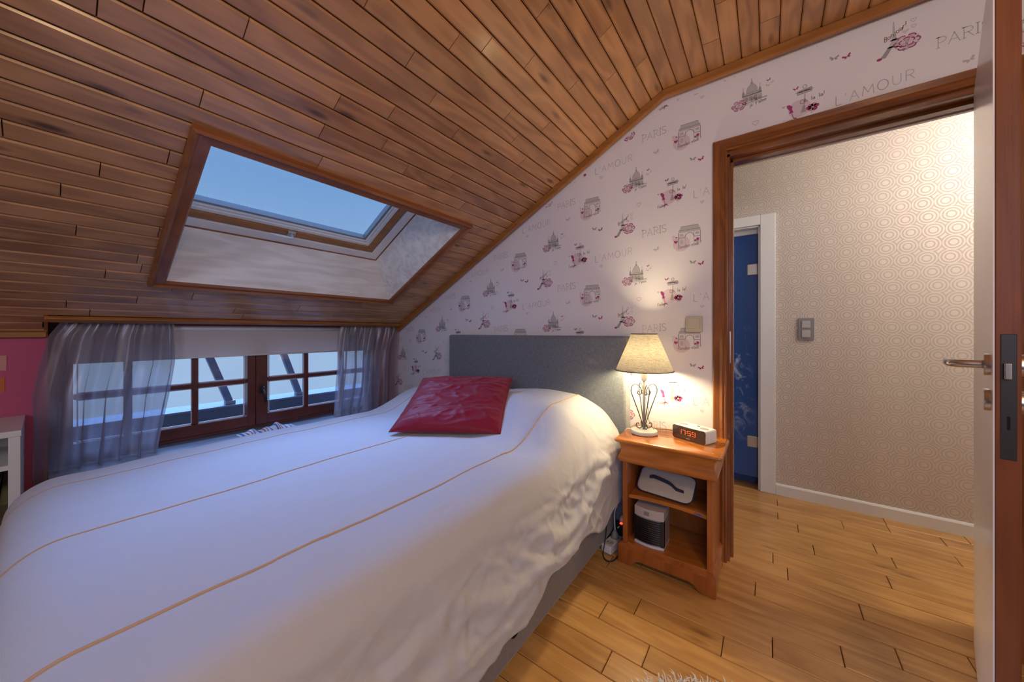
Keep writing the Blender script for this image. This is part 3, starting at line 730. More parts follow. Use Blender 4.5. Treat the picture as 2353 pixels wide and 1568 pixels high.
NU, NV = 250, 270
def sfn(i, j):
    v = lerp(1.925, -.32, j); ul, ur = -ulen(v, False), ulen(v, True)
    a = i ** 1.0
    return spread(lerp(ul, ur, a), v)
m = MB().grid(sfn, NU, NV, flip=True); so = m.build('spread_cloth', M['sheet'], bs, smooth=True)
sol = so.modifiers.new('thickness', 'SOLIDIFY'); sol.thickness = .004; sol.offset = -1
for k, xs in enumerate((-.885, -1.385, -1.885)):
    pts = []
    for i in range(150):
        v = lerp(1.90, -.14, i / 149); p = spread(xs - XC + (.010 * math.sin(v * 2.1 + k)), v); pts.append(p + Vector((0, 0, .0008)))
    MB().tube(pts, (.0031 if k == 0 else .0022 if k == 1 else .0014), 6).build('piped_seam', M['seam'], bs, smooth=True)

# red cushion ---------------------------------------------------------
cu = [Vector(p) for p in ((-1.46, .976, .668), (-1.01, 1.268, .668), (-1.25, 1.69, .865), (-1.70, 1.375, .862))]
cn = (cu[1] - cu[0]).cross(cu[3] - cu[0]).normalized()
def cush(sg):
    def fn(i, j):
        a, b = 2 * i - 1, 2 * j - 1
        pin = .035
        a2 = a * (1 - pin * (1 - b * b)); b2 = b * (1 - pin * 1.3 * (1 - a * a))
        p = cu[0].lerp(cu[1], (a2 + 1) / 2).lerp(cu[3].lerp(cu[2], (a2 + 1) / 2), (b2 + 1) / 2)
        h = ((1 - a ** 4) * (1 - b ** 4)) ** .55
        wr = (ridged(a * 1.1 + b * .7, b * 3.2 - a * .7, 3.0) ** 3) * .5 + (ridged(a * 2.2 + b * 1.0, b * 6.0 - a * .8, 9.0) ** 4) * .35
        t_ = (.052 + (.020 * wr if sg > 0 else 0)) * h
        return p + cn * (t_ * sg)
    return fn
rc = empty('throw_cushion', sum(cu, Vector()) / 4 - Vector((0, 0, .06)), 'square crimson red throw cushion leaning on the pillow end of the bed', 'cushion')
m = MB(); m.grid(cush(1), 70, 70); m.grid(cush(-1), 70, 70, flip=True); m.build('cushion_cover', M['red'], rc, smooth=True)
ed_ = []
for k in range(4):
    for i in range(24):
        t = i / 24; a, b = [(-1 + 2 * t, -1), (1, -1 + 2 * t), (1 - 2 * t, 1), (-1, 1 - 2 * t)][k]; ed_.append(cush(1)((a + 1) / 2, (b + 1) / 2))
MB().tube(ed_ + ed_[:2], .0028, 6).build('cushion_seam', M['red'], rc, smooth=True)

# plaid cloth on the sill ---------------------------------------------
def clothfn(i, j):
    y = lerp(.76, 1.10, i); x = lerp(-2.90, -2.70, j)
    h = (math.sin(math.pi * min(1, i * 1.02)) ** .5) * math.sin(math.pi * j) ** .7
    return (x + .012 * math.sin(i * 17), y, .449 + h * (.036 + .012 * math.sin(i * 11 + 2 * j) + .009 * math.sin(i * 29 + j * 5)))
pc = empty('plaid_cloth', (-2.80, .93, .447), 'crumpled plaid cloth lying on the window sill behind the bed', 'cloth')
MB().grid(clothfn, 60, 24).build('cloth_folds', M['plaid'], pc, smooth=True)

# ================================================================== nightstand
ns = empty('nightstand', (-.39, 1.86, 0), 'cherry wood nightstand with open shelves between bed and door', 'nightstand')
def rect(x0, x1, y0, y1, z): return [(x0, y0, z), (x1, y0, z), (x1, y1, z), (x0, y1, z)]
def rrect3(x0, x1, y0, y1, z, r=.012):
    return [((x0 + x1) / 2 + u, (y0 + y1) / 2 + v, z) for u, v in rrect(x1 - x0, y1 - y0, r, 4)]
m = MB().rings([rrect3(-.622 + o, -.152 - o, 1.690 + o, 2.024, z, .014) for o, z in ((.014, .5965), (.004, .599), (0, .604), (0, .609), (.003, .614), (.008, .617))]); m.build('top_board', M['ns'], ns, auto=40)
m = MB().rings([rect(-.588 - o, -.187 + o, 1.712 - o, 2.02, z) for z, o in ((.500, 0), (.503, .007), (.510, .013), (.520, .0155), (.530, .013), (.541, .007), (.555, .003), (.572, .002), (.584, .005), (.597, .010))])
m.build('frieze_drawer', M['ns'], ns, auto=30)
for x0, x1 in ((-.583, -.560), (-.214, -.192)): B(x0, x1, 1.712, 2.02, .10, .503).build('side_panel', M['nsv'], ns, bevel=.002)
B(-.560, -.214, 2.006, 2.02, .10, .503).build('back_panel', M['nsv'], ns)
B(-.560, -.214, 1.716, 2.006, .092, .107).build('bottom_panel', M['ns'], ns)
# shelf with curved front
sp = [(-.560, 2.005), (-.560, 1.735)] + [(lerp(-.560, -.214, t), 1.735 + .030 * math.sin(math.pi * t) ** .8 * 0 + .012 * math.cos(2 * math.pi * t) * 0 + (.028 * math.sin(math.pi * min(1, t * 2.0)) if t < .5 else .028 * math.sin(math.pi * min(1, (1 - t) * 2.0)) ) * 0 + .022 * (1 - abs(2 * t - 1) ** 2)) for t in [i / 16 for i in range(1, 16)]] + [(-.214, 1.735), (-.214, 2.005)]
m = MB().prism(sp, lambda u, v, q: (u, v, q), .316, .335); sh = m.build('shelf', M['ns'], ns, bevel=.003)
m = MB()
for i, (w_, h_) in enumerate(((.004, .006), (.003, .005), (.005, .006), (.004, .007), (.003, .005), (.005, .006), (.004, .005))):
    xx = -.2665 + i * .0062; m.box(xx, xx + w_ + .001, 1.7395, 1.7405, .3225, .3225 + h_)
m.build('blue_sticker', plain('blue_sticker', (.03, .13, .55), .4), sh)
# plinth: front board with bracket feet, plain sides, moulded lip
def arch(x0, x1, w, z1, zc):
    L = [(x0, 0), (x0 + w, 0), (x0 + w + .012, .004), (x0 + w + .026, .016), (x0 + w + .036, .027), (x0 + w + .055, zc)]
    Rr = [(x1 - (p[0] - x0), p[1]) for p in L][::-1]
    return L + Rr + [(x1, z1), (x0, z1)]
m = MB().prism(arch(-.604, -.178, .052, .083, .033), lambda u, v, q: (u, q, v), 1.702, 1.722); m.build('plinth_front', M['nsv'], ns, bevel=.003)
for x0 in (-.604, -.196): m = MB().prism(arch(1.722, 2.024, .045, .083, .033), lambda u, v, q: (q, u, v), x0, x0 + .018); m.build('plinth_side', M['nsv'], ns, bevel=.002)
m = MB().rings([rect(-.604 + o, -.178 - o, 1.702 + o, 2.024, z) for o, z in ((0, .083), (.001, .088), (.006, .091), (.011, .097), (.018, .100))]); m.build('plinth_lip', M['nsv'], ns, auto=30)

# ---- table lamp
LX, LY, LZ = -.520, 1.858, .617
tl = empty('table_lamp', (LX, LY, LZ), 'lit table lamp with linen shade and heart-shaped wire stem on the nightstand', 'lamp')
MB().lathe([(.060, 0), (.066, .003), (.066, .016), (.063, .020), (.02, .022), (0.001, .022)], (LX, LY, LZ), 40).build('lamp_base', plain('whitewashed_wood', (.52, .51, .48), .6), tl, auto=40)
MB().lathe([(.0075, .02), (.0068, .10), (.006, .28)], (LX, LY, LZ), 16).build('stem', M['iron'], tl, smooth=True)
MB().lathe([(.004, .270), (.012, .276), (.015, .285), (.015, .330), (.013, .352)], (LX, LY, LZ), 20).build('bulb_holder', M['whiteplastic'], tl, smooth=True)
MB().lathe([(.010, .350), (.014, .360), (.027, .385), (.031, .405), (.027, .425), (.014, .440), (.001, .445)], (LX, LY, LZ), 20).build('bulb', M['bulb'], tl, smooth=True)
va = math.atan2(LY, LX)     # wires turned a little against the sight line
for k in range(4):
    a = R(37 + 90 * k); ca_, sa_ = math.cos(a), math.sin(a)
    def W3(r, z): return (LX + r * ca_, LY + r * sa_, LZ + z)
    pts = spline([W3(.007, .035), W3(.012, .06), W3(.034, .125), W3(.058, .190), W3(.068, .222), W3(.062, .248), W3(.044, .258), W3(.024, .246), W3(.013, .222), W3(.016, .207), W3(.027, .204), W3(.034, .212), W3(.031, .221), W3(.026, .219)], 6)
    MB().tube(pts, .0027, 7).build('heart_wire', M['darkiron'], tl, smooth=True)
    pts = spline([W3(.007, .055), W3(.010, .040), W3(.020, .029), W3(.032, .031), W3(.041, .041), W3(.039, .053), W3(.030, .055), W3(.026, .049)], 6)
    MB().tube(pts, .0026, 7).build('foot_scroll', M['darkiron'], tl, smooth=True)
zs0, zs1, r0, r1 = .947 - LZ, 1.137 - LZ, .142, .064
n = 64
m = MB().rings([[(LX + r * math.cos(2 * math.pi * i / n), LY + r * math.sin(2 * math.pi * i / n), LZ + z) for i in range(n)] for r, z in ((r0, zs0), (lerp(r0, r1, .5), lerp(zs0, zs1, .5)), (r1, zs1))], cap=False)
sho = m.build('lamp_shade', M['shade'], tl, smooth=True)
for r, z in ((r0, zs0), (r1, zs1)):
    MB().tube([(LX + r * math.cos(2 * math.pi * i / 48), LY + r * math.sin(2 * math.pi * i / 48), LZ + z) for i in range(49)], .003, 6).build('shade_trim', plain('shade_piping', (.22, .19, .15), .9), sho, smooth=True)
m = MB()
for k in range(3):
    a = R(20 + 120 * k); m.tube([(LX + .014 * math.cos(a), LY + .014 * math.sin(a), LZ + .345), (LX + lerp(r0, r1, .16) * math.cos(a), LY + lerp(r0, r1, .16) * math.sin(a), LZ + lerp(zs0, zs1, .16))], .0015, 5)
m.build('shade_carrier', M['iron'], sho)
MB().tube(spline([(LX - .06, LY, LZ + .010), (LX - .075, LY - .002, LZ + .012), (LX - .092, LY - .004, LZ + .006), (LX - .104, LY + .002, LZ - .03), (LX - .105, LY + .01, LZ - .15), (LX - .100, LY + .02, LZ - .35), (LX - .108, LY + .01, .12), (-.652, 1.83, .09)], 6), .0028, 6).build('lamp_cord', M['whiteplastic'], tl, smooth=True)
MB().tube(spline([(LX, LY + .008, LZ + .20), (LX + .012, LY + .012, LZ + .16), (LX + .018, LY + .012, LZ + .12), (LX + .014, LY + .014, LZ + .09), (LX + .028, LY + .016, LZ + .05), (LX + .045, LY + .02, LZ + .022), (LX + .066, LY + .02, LZ + .004), (LX + .12, LY + .02, LZ + .003)], 6), .0012, 5).build('switch_wire', M['darkiron'], tl, smooth=True)

# ---- alarm clock
ck = empty('alarm_clock', (-.311, 1.855, .617), 'white digital alarm clock radio with red digits on the nightstand', 'clock', rotz=math.atan2(-.072, .158))
cw_, cd_, ch_ = .172, .088, .066     # local: x along the face, -y front
pr = [(u, v + ch_ / 2) for u, v in rrect(cw_, ch_, .011, 6)]
m = MB().prism(pr, lambda u, v, q: (u, q + .044, v), -.041, cd_ - .044); m.build('clock_body', M['whiteplastic'], ck, local=True, bevel=.002)
fpr = [(u * .985, (v - ch_ / 2) * .965 + ch_ / 2) for u, v in pr]
t = NT('smoked_display'); t.set(Base_Color=(.035, .018, .014), Roughness=.10, Coat_Weight=.5)
face = MB().prism(fpr, lambda u, v, q: (u, q + .044, v), -.0455, -.0405).build('display_face', t.m, ck, local=True, bevel=.001)
SEG = {'1': 'bc', '7': 'abc', '5': 'afgcd', '9': 'abcdfg'}
def digit(m, ch, x0, z0, w, h, t_=.0022):
    y0, y1 = -.0022, -.0012
    S = {'a': (x0, x0 + w, z0 + h - t_, z0 + h), 'g': (x0, x0 + w, z0 + h / 2 - t_ / 2, z0 + h / 2 + t_ / 2), 'd': (x0, x0 + w, z0, z0 + t_),
         'f': (x0, x0 + t_, z0 + h / 2, z0 + h), 'b': (x0 + w - t_, x0 + w, z0 + h / 2, z0 + h), 'e': (x0, x0 + t_, z0, z0 + h / 2), 'c': (x0 + w - t_, x0 + w, z0, z0 + h / 2)}
    for c in SEG[ch]: m.box(S[c][0], S[c][1], y0, y1, S[c][2], S[c][3])
m = MB(); digit(m, '1', -.047, .027, .012, .022); digit(m, '7', -.029, .027, .015, .022); digit(m, '5', -.004, .027, .018, .022); digit(m, '9', .020, .027, .018, .022)
for zz in (.033, .043): m.box(-.0105, -.0085, -.0022, -.0012, zz, zz + .002)
m.build('digits', M['led'], face, local=True)
MB().box(-.010, .010, -.0022, -.0012, .0085, .0130).build('maker_badge', M['steel'], face, local=True)
for cx_ in (-.053, .053):
    MB().rings([[(cx_ + r * math.cos(2 * math.pi * i / 28), .044 + r * .82 * math.sin(2 * math.pi * i / 28), z) for i in range(28)] for r, z in ((.021, ch_ - .001), (.020, ch_ + .0012), (.018, ch_ + .0008))]).build('speaker_grille', M['greyplastic'], ck, local=True)
MB().rings([[(.012 + .009 * math.cos(2 * math.pi * i / 20), .064 + .005 * math.sin(2 * math.pi * i / 20), z) for i in range(20)] for z in (ch_ - .001, ch_ + .0015)]).build('snooze_button', M['black'], ck, local=True)
m = MB()
for i in range(7): m.box(-.018 + i * .0045, -.0165 + i * .0045, .030, .040, ch_ - .001, ch_ + .0006)
m.build('button_ribs', M['greybtn'], ck, local=True)
m = MB().tube(spline([(-.07, .085, .012), (-.10, .088, .004), (-.15, .085, .003), (-.20, .045, .003), (-.255, .012, .003), (-.285, -.015, .004), (-.297, -.03, .004)], 6), .0022, 6); m.build('power_cord', M['black'], ck, local=True, smooth=True)

# ---- beige case on the shelf
bg_ = empty('travel_case', (-.405, 1.86, .335), 'beige soft case with navy piping and handle on the upper nightstand shelf', 'case', rotz=R(-6))
outl = rrect(.262, .150, .034, 7)
ta = R(38); tca, tsa = math.cos(ta), math.sin(ta)
def tilt(u, v, d):      # face tilted back; d is depth behind the face
    dip = -.018 * math.exp(-((u - .02) / .045) ** 2) * ss(.02, .07, v)
    v2 = v + .075 + dip
    return (u, -.082 + v2 * tsa * 1.05 + d * tca * .6, .012 + v2 * tca * .80 - d * tsa * .30)
rr = []
for sc_, d in ((.90, .062), (.97, .050), (1.0, .03), (1.0, .012), (.985, .002), (.93, -.004), (.6, -.007), (.2, -.008)):
    rr.append([tilt(u * sc_, v * sc_, d) for u, v in outl])
rr = [[(p[0], p[1], max(p[2], .0015)) for p in r] for r in rr]
MB().rings(rr).build('case_body', M['beige'], bg_, local=True, smooth=True)
pp = [Vector(tilt(u * 1.0, v * 1.0, .006)) for u, v in outl]; pp = [Vector((p.x, p.y, max(p.z, .004))) for p in pp]
MB().tube(pp + pp[:2], .0032, 6).build('piping', M['navy'], bg_, local=True, smooth=True)
hp = spline([tilt(-.078, .012, -.008), tilt(-.066, .020, -.018), tilt(-.045, .022, -.026), tilt(.02, .010, -.028), tilt(.045, -.004, -.024), tilt(.06, -.014, -.014), tilt(.09, -.018, -.009)], 6)
m = MB(); hw_ = .0085
m.rings([[p + Vector((0, -.001 * 0, hw_)), p + Vector((0, -.003, hw_ * .0 + hw_)), p + Vector((0, -.003, -hw_)), p + Vector((0, 0, -hw_))] for p in hp]); m.build('handle', M['navy'], bg_, local=True)

# ---- small fan heater
fh = empty('fan_heater', (-.462, 1.80, .107), 'small grey fan heater with dark grille on the lower nightstand shelf', 'heater')
hx0, hx1, hyf, hz0, hz1 = -.534, -.396, 1.742, .107, .288
def hfront(t): return hyf - .014 * (1 - (2 * t - 1) ** 2)
def hslice(z0, z1, inset=0.):
    pts = [(lerp(hx0, hx1, t), hfront(t) + inset) for t in [i / 14 for i in range(15)]] + [(hx1, hyf + .115), (hx0, hyf + .115)]
    return MB().prism(pts, lambda u, v, q: (u, v, q), z0, z1)
hslice(hz0 + .010, hz1 - .045, .010).build('heater_body', plain('heater_grey', (.30, .25, .26), .45), fh)
hslice(hz1 - .046, hz1).build('control_panel', plain('heater_silver', (.50, .46, .46), .35), fh, bevel=.003)
hslice(hz0, hz0 + .012, -.002).build('base_strip', plain('heater_pale', (.66, .65, .70), .3), fh, bevel=.002)
for i in range(11):
    z = hz0 + .016 + i * .0105
    pts = [(lerp(hx0 + .005, hx1 - .014, t), hfront(t) + .001) for t in [k / 12 for k in range(13)]]; pts = pts + [(p[0], p[1] + .008) for p in pts[::-1]]
    MB().prism(pts, lambda u, v, q: (u, v, q), z, z + .0055).build('grille_slat', M['black'], fh)
for t0, t1 in ((.0, .035), (.90, 1.0)):
    pts = [(lerp(hx0, hx1, t), hfront(t)) for t in (t0, t1)] + [(lerp(hx0, hx1, t1), hyf + .02), (lerp(hx0, hx1, t0), hyf + .02)]
    MB().prism(pts, lambda u, v, q: (u, v, q), hz0 + .010, hz1 - .045).build('front_frame', M['black'], fh)
m = MB().box(-.484, -.460, hyf - .0162, hyf - .012, hz1 - .030, hz1 - .012); m.build('maker_badge', M['greyplastic'], fh, bevel=.001)
for xx in (-.497, -.448): MB().rings([[(xx + .0035 * math.cos(2 * math.pi * i / 10), y, hz1 - .021 + .0035 * math.sin(2 * math.pi * i / 10)) for i in range(10)] for y in (hyf - .006, hyf - .0150)]).build('indicator', M['greybtn'], fh)

# ---- power strip between bed and nightstand
ps = empty('power_strip', (-.655, 1.83, 0), 'white two-socket power strip on the floor between bed and nightstand', 'power strip', rotz=R(-9))
# local: y along the strip away from the camera
m = MB().prism(rrect(.056, .20, .006), lambda u, v, q: (u, v - .012, q), .004, .044); m.build('strip_body', M['whiteplastic'], ps, local=True, bevel=.004)
for yy in (-.075, -.018):
    so2 = MB().rings([[(r * math.cos(2 * math.pi * i / 24), yy + r * math.sin(2 * math.pi * i / 24), z) for i in range(24)] for r, z in ((.0225, .0442), (.0215, .0450), (.0195, .0450), (.0185, .0443))]).build('socket', plain('socket_shadow', (.5, .48, .46), .5), ps, local=True)
    m = MB()
    for xx in (-.009, .009): m.rings([[(xx + .0027 * math.cos(2 * math.pi * i / 10), yy + .0027 * math.sin(2 * math.pi * i / 10), z) for i in range(10)] for z in (.0440, .0455)])
    m.build('pin_hole', M['void'], so2, local=True)
MB().lathe([(.019, .044), (.0205, .050), (.018, .066), (.011, .078), (.006, .088)], (0, -.018, 0), 22).build('round_plug', plain('taupe_plug', (.26, .235, .215), .5), ps, local=True, smooth=True)
MB().tube(spline([(0, -.018, .084), (-.004, -.014, .115), (-.010, -.006, .15), (-.012, .004, .18), (-.008, .02, .20)], 6), .0032, 7).build('plug_cord', M['whiteplastic'], ps, local=True, smooth=True)
MB().box(-.024, .024, .012, .046, .044, .104).build('black_adapter', M['black'], ps, local=True, bevel=.005)
MB().box(.004, .018, .022, .036, .104, .110).build('switch_light', M['ledlamp'], ps, local=True, bevel=.002)
MB().lathe([(.018, .044), (.020, .05), (.017, .115), (.010, .13)], (0, .068, 0), 18).build('white_plug', M['whiteplastic'], ps, local=True, smooth=True)
kc = MB().tube(spline([(-.684, 1.80, .30), (-.683, 1.79, .24), (-.682, 1.76, .15), (-.681, 1.735, .07), (-.680, 1.70, .012), (-.660, 1.672, .004), (-.634, 1.666, .004), (-.618, 1.69, .004), (-.614, 1.73, .005), (-.613, 1.76, .005), (-.614, 1.80, .005)], 8), .0028, 7)
kc.build('loose_cable', M['black'], label='black cable looping on the floor beside the bed base', cat='cable', smooth=True)

# ================================================================== white shelf unit and cards on the pink wall
bk = empty('shelf_unit', (-2.72, -.5, 0), 'low white open shelf unit at the left edge beside the curtain', 'shelf unit')
SX0, SX1, SY0, SY1, SZ = WX + .004, -2.505, -.95, -.068, .738
for y0, y1 in ((SY0, SY0 + .03), (SY1 - .03, SY1)): B(SX0, SX1, y0, y1, 0, SZ - .025).build('side_panel', M['white'], bk, bevel=.002)
B(SX0, SX1 + .004, SY0 - .0, SY1 + .002, SZ - .025, SZ).build('top_panel', M['white'], bk, bevel=.002)
for z in (.03, .30, .578): B(SX0 + .01, SX1 - .004, SY0 + .03, SY1 - .03, z, z + .02).build('shelf_board', M['white'], bk)
B(SX0, SX0 + .008, SY0 + .03, SY1 - .03, .03, SZ - .025).build('back_panel', M['white'], bk)
bxm = plain('dark_brown_basket', (.07, .045, .03), .7)
sbx = empty('storage_basket', (-2.7, -.33, .32), 'dark brown basket inside the white shelf unit', 'basket')
m = MB().rings([[(-2.71 + u * k_, -.33 + v * k_, z) for u, v in rrect(.36, .42, .04)] for k_, z in ((.92, .3205), (1.0, .52), (.95, .52), (.87, .335))], cap=True); m.build('basket_body', bxm, sbx, auto=40)
MB().tube([(-2.71 + u, -.33 + v, .52) for u, v in rrect(.352, .412, .04)] + [(-2.71 + .176, -.33 + .166, .52)], .006, 6).build('basket_rim', bxm, sbx)
for nm, z0, z1, c, ye in (('peach', .962, 1.034, (.62, .30, .26), -.119), ('orange', .858, .928, (.60, .16, .04), -.124)):
    B(WX, WX + .003, ye - .075, ye, z0, z1).build('wall_card', plain(nm + '_card', c, .7), label='small %s square card on the pink wall above the shelf unit' % nm, cat='card', group='cards on the pink wall')

# ================================================================== fluffy rug
rg = empty('shaggy_rug', (.03, .84, 0), 'fluffy white shag rug at the bottom edge of the picture', 'rug')
MB().lathe([(.44, .0005), (.445, .006), (.44, .010)], (.03, .84, 0), 48).build('rug_backing', plain('rug_back', (.6, .58, .56), .9), rg)
m = MB(); rs = random.Random(3)
for i in range(5200):
    a = rs.uniform(0, 2 * math.pi); r = .445 * math.sqrt(rs.random()) if i % 2 else .445 - rs.random() ** 2 * .08
    x, y = .03 + r * math.cos(a), .84 + r * math.sin(a); b = rs.uniform(0, 2 * math.pi); l = rs.uniform(.02, .045)
    dx, dy = math.cos(b) * l * .7 + math.cos(a) * .012, math.sin(b) * l * .7 + math.sin(a) * .012; w_ = .0022
    px_, py_ = -math.sin(b) * w_, math.cos(b) * w_
    m.add([(x - px_, y - py_, .008), (x + px_, y + py_, .008), (x + dx * .5 + px_ * .8, y + dy * .5 + py_ * .8, .008 + l * .75), (x + dx * .5 - px_ * .8, y + dy * .5 - py_ * .8, .008 + l * .75), (x + dx, y + dy, .008 + l * .65)], [(0, 1, 2, 3), (3, 2, 4)])
m.build('rug_pile', plain('white_pile', (.82, .80, .77), .9), rg, kind='stuff')

# ================================================================== wallpaper print on the headboard wall
INK = {'grey': (.34, .325, .33), 'lgrey': (.50, .485, .485), 'plum': (.36, .045, .17), 'rose': (.58, .22, .36), 'blush': (.70, .57, .63), 'brown': (.20, .13, .07), 'mauve': (.60, .42, .50), 'olive': (.36, .36, .30)}
KEYS = list(INK)
pm = MB()
HOLES = []
def inside(x, z):
    if x < WX + .01 or x > 1.2 or z < .02: return False
    if z > (ZW + (x - WX) / CT * ST - .052 if x < kx else ZC - .046): return False
    if DX0 - .062 < x < DX1 + .062 and z < oz + .002: return False
    return True
LAYER = [0]
class Pen:
    def __init__(s, x, z, k=1.0): s.x = x; s.z = z; s.k = k
    def poly(s, col, pts, lay=1):
        q = [(s.x + u * s.k, s.z + v * s.k) for u, v in pts]
        if not all(inside(*p) for p in q): return
        pm.mi = KEYS.index(col); yy = WY - .00015 - .00012 * lay
        if sum(q[i][0] * q[(i + 1) % len(q)][1] - q[(i + 1) % len(q)][0] * q[i][1] for i in range(len(q))) < 0: q = q[::-1]
        pm.add([(a, yy, b) for a, b in q], [tuple(range(len(q)))])
    def line(s, col, pts, w=.0012, lay=2):
        for (a, b), (c, d) in zip(pts, pts[1:]):
            L = math.hypot(c - a, d - b) or 1e-6; nx, nz_ = -(d - b) / L * w / 2, (c - a) / L * w / 2
            s.poly(col, [(a + nx, b + nz_), (c + nx, d + nz_), (c - nx, d - nz_), (a - nx, b - nz_)], lay)
    def disc(s, col, cx, cz, r, rz=None, lay=1, n=14):
        rz = rz or r; s.poly(col, [(cx + r * math.cos(2 * math.pi * i / n), cz + rz * math.sin(2 * math.pi * i / n)) for i in range(n)], lay)
    def heart(s, col, cx, cz, r, fill=True):
        pts = [(cx + r * .062 * 16 * math.sin(t) ** 3, cz + r * .062 * (13 * math.cos(t) - 5 * math.cos(2 * t) - 2 * math.cos(3 * t) - math.cos(4 * t))) for t in [2 * math.pi * i / 20 for i in range(20)]]
        if fill:
            for i in range(20): s.poly(col, [(cx, cz), pts[i], pts[(i + 1) % 20]], 2)
        else: s.line(col, pts + pts[:1], .0016)
    def rose(s, cx, cz, r, c1='plum', c2='mauve'):
        rr_ = random.Random(int((cx + 5) * 1e4))
        for ring, nn, rad in ((0, 6, .78), (1, 5, .42)):
            for i in range(nn):
                a = 2 * math.pi * (i + .3 * ring) / nn; px_, pz_ = cx + r * rad * math.cos(a), cz + r * rad * math.sin(a) * .85
                q = r * (.42 if ring == 0 else .30)
                s.disc(c2 if i % 2 else 'blush', px_, pz_, q, q * .75, 2 + ring, 9)
                s.line(c1, [(px_ + q * math.cos(b), pz_ + q * .75 * math.sin(b)) for b in [a - 1.2 + 2.4 * k / 5 for k in range(6)]], r * .13, 3 + ring)
        s.disc('olive', cx, cz, r * .17, None, 5, 8); s.disc('blush', cx, cz, r * .08, None, 6, 6)
        for a in (200, 250, 330, 20): s.poly('olive', [(cx + r * .8 * math.cos(R(a)), cz + r * .8 * math.sin(R(a))), (cx + r * 1.2 * math.cos(R(a + 9)), cz + r * 1.2 * math.sin(R(a + 9))), (cx + r * 1.0 * math.cos(R(a - 12)), cz + r * 1.0 * math.sin(R(a - 12)))], 2)
    def fly(s, col, cx, cz, r, a=0.):
        ca_, sa_ = math.cos(a), math.sin(a)
        for sg in (-1, 1):
            q = [(0, 0), (sg * .9, .75), (sg * 1.05, .2), (sg * .55, -.1), (sg * .75, -.5), (sg * .2, -.45)]
            s.poly(col, [(cx + r * (u * ca_ - v * sa_), cz + r * (u * sa_ + v * ca_)) for u, v in q], 2)
    def text(s, txt, h, col, cx, cz, slope=.1, serif=True, w=.0015, gap=.35, jit=0.):
        adv = []
        for ch in txt:
            adv.append(GL[ch][0] if ch in GL else .5)
        tot = sum(adv) * h + gap * h * (len(txt) - 1); u = -tot / 2
        for i, ch in enumerate(txt):
            if ch in GL:
                cc = col[i % len(col)] if isinstance(col, (list, tuple)) else col
                dz = (noise.noise(Vector((i * 3.1, cx, 1))) * jit * h)
                for st in GL[ch][1]: s.line(cc, [(cx + u + a * h, cz - h / 2 + b * h + slope * u + dz) for a, b in st], w)
                if serif:
                    for st in GL[ch][1]:
                        for e_, f_ in ((st[0], st[1]), (st[-1], st[-2])):
                            if abs(e_[0] - f_[0]) < .25 and (e_[1] in (0, 1)): s.line(cc, [(cx + u + (e_[0] - .13) * h, cz - h / 2 + e_[1] * h + slope * u + dz), (cx + u + (e_[0] + .13) * h, cz - h / 2 + e_[1] * h + slope * u + dz)], w * .9)
            u += adv[i] * h + gap * h
def arcpts(cx, cz, rx, rz, a0, a1, n=7): return [(cx + rx * math.cos(R(lerp(a0, a1, i / n))), cz + rz * math.sin(R(lerp(a0, a1, i / n)))) for i in range(n + 1)]
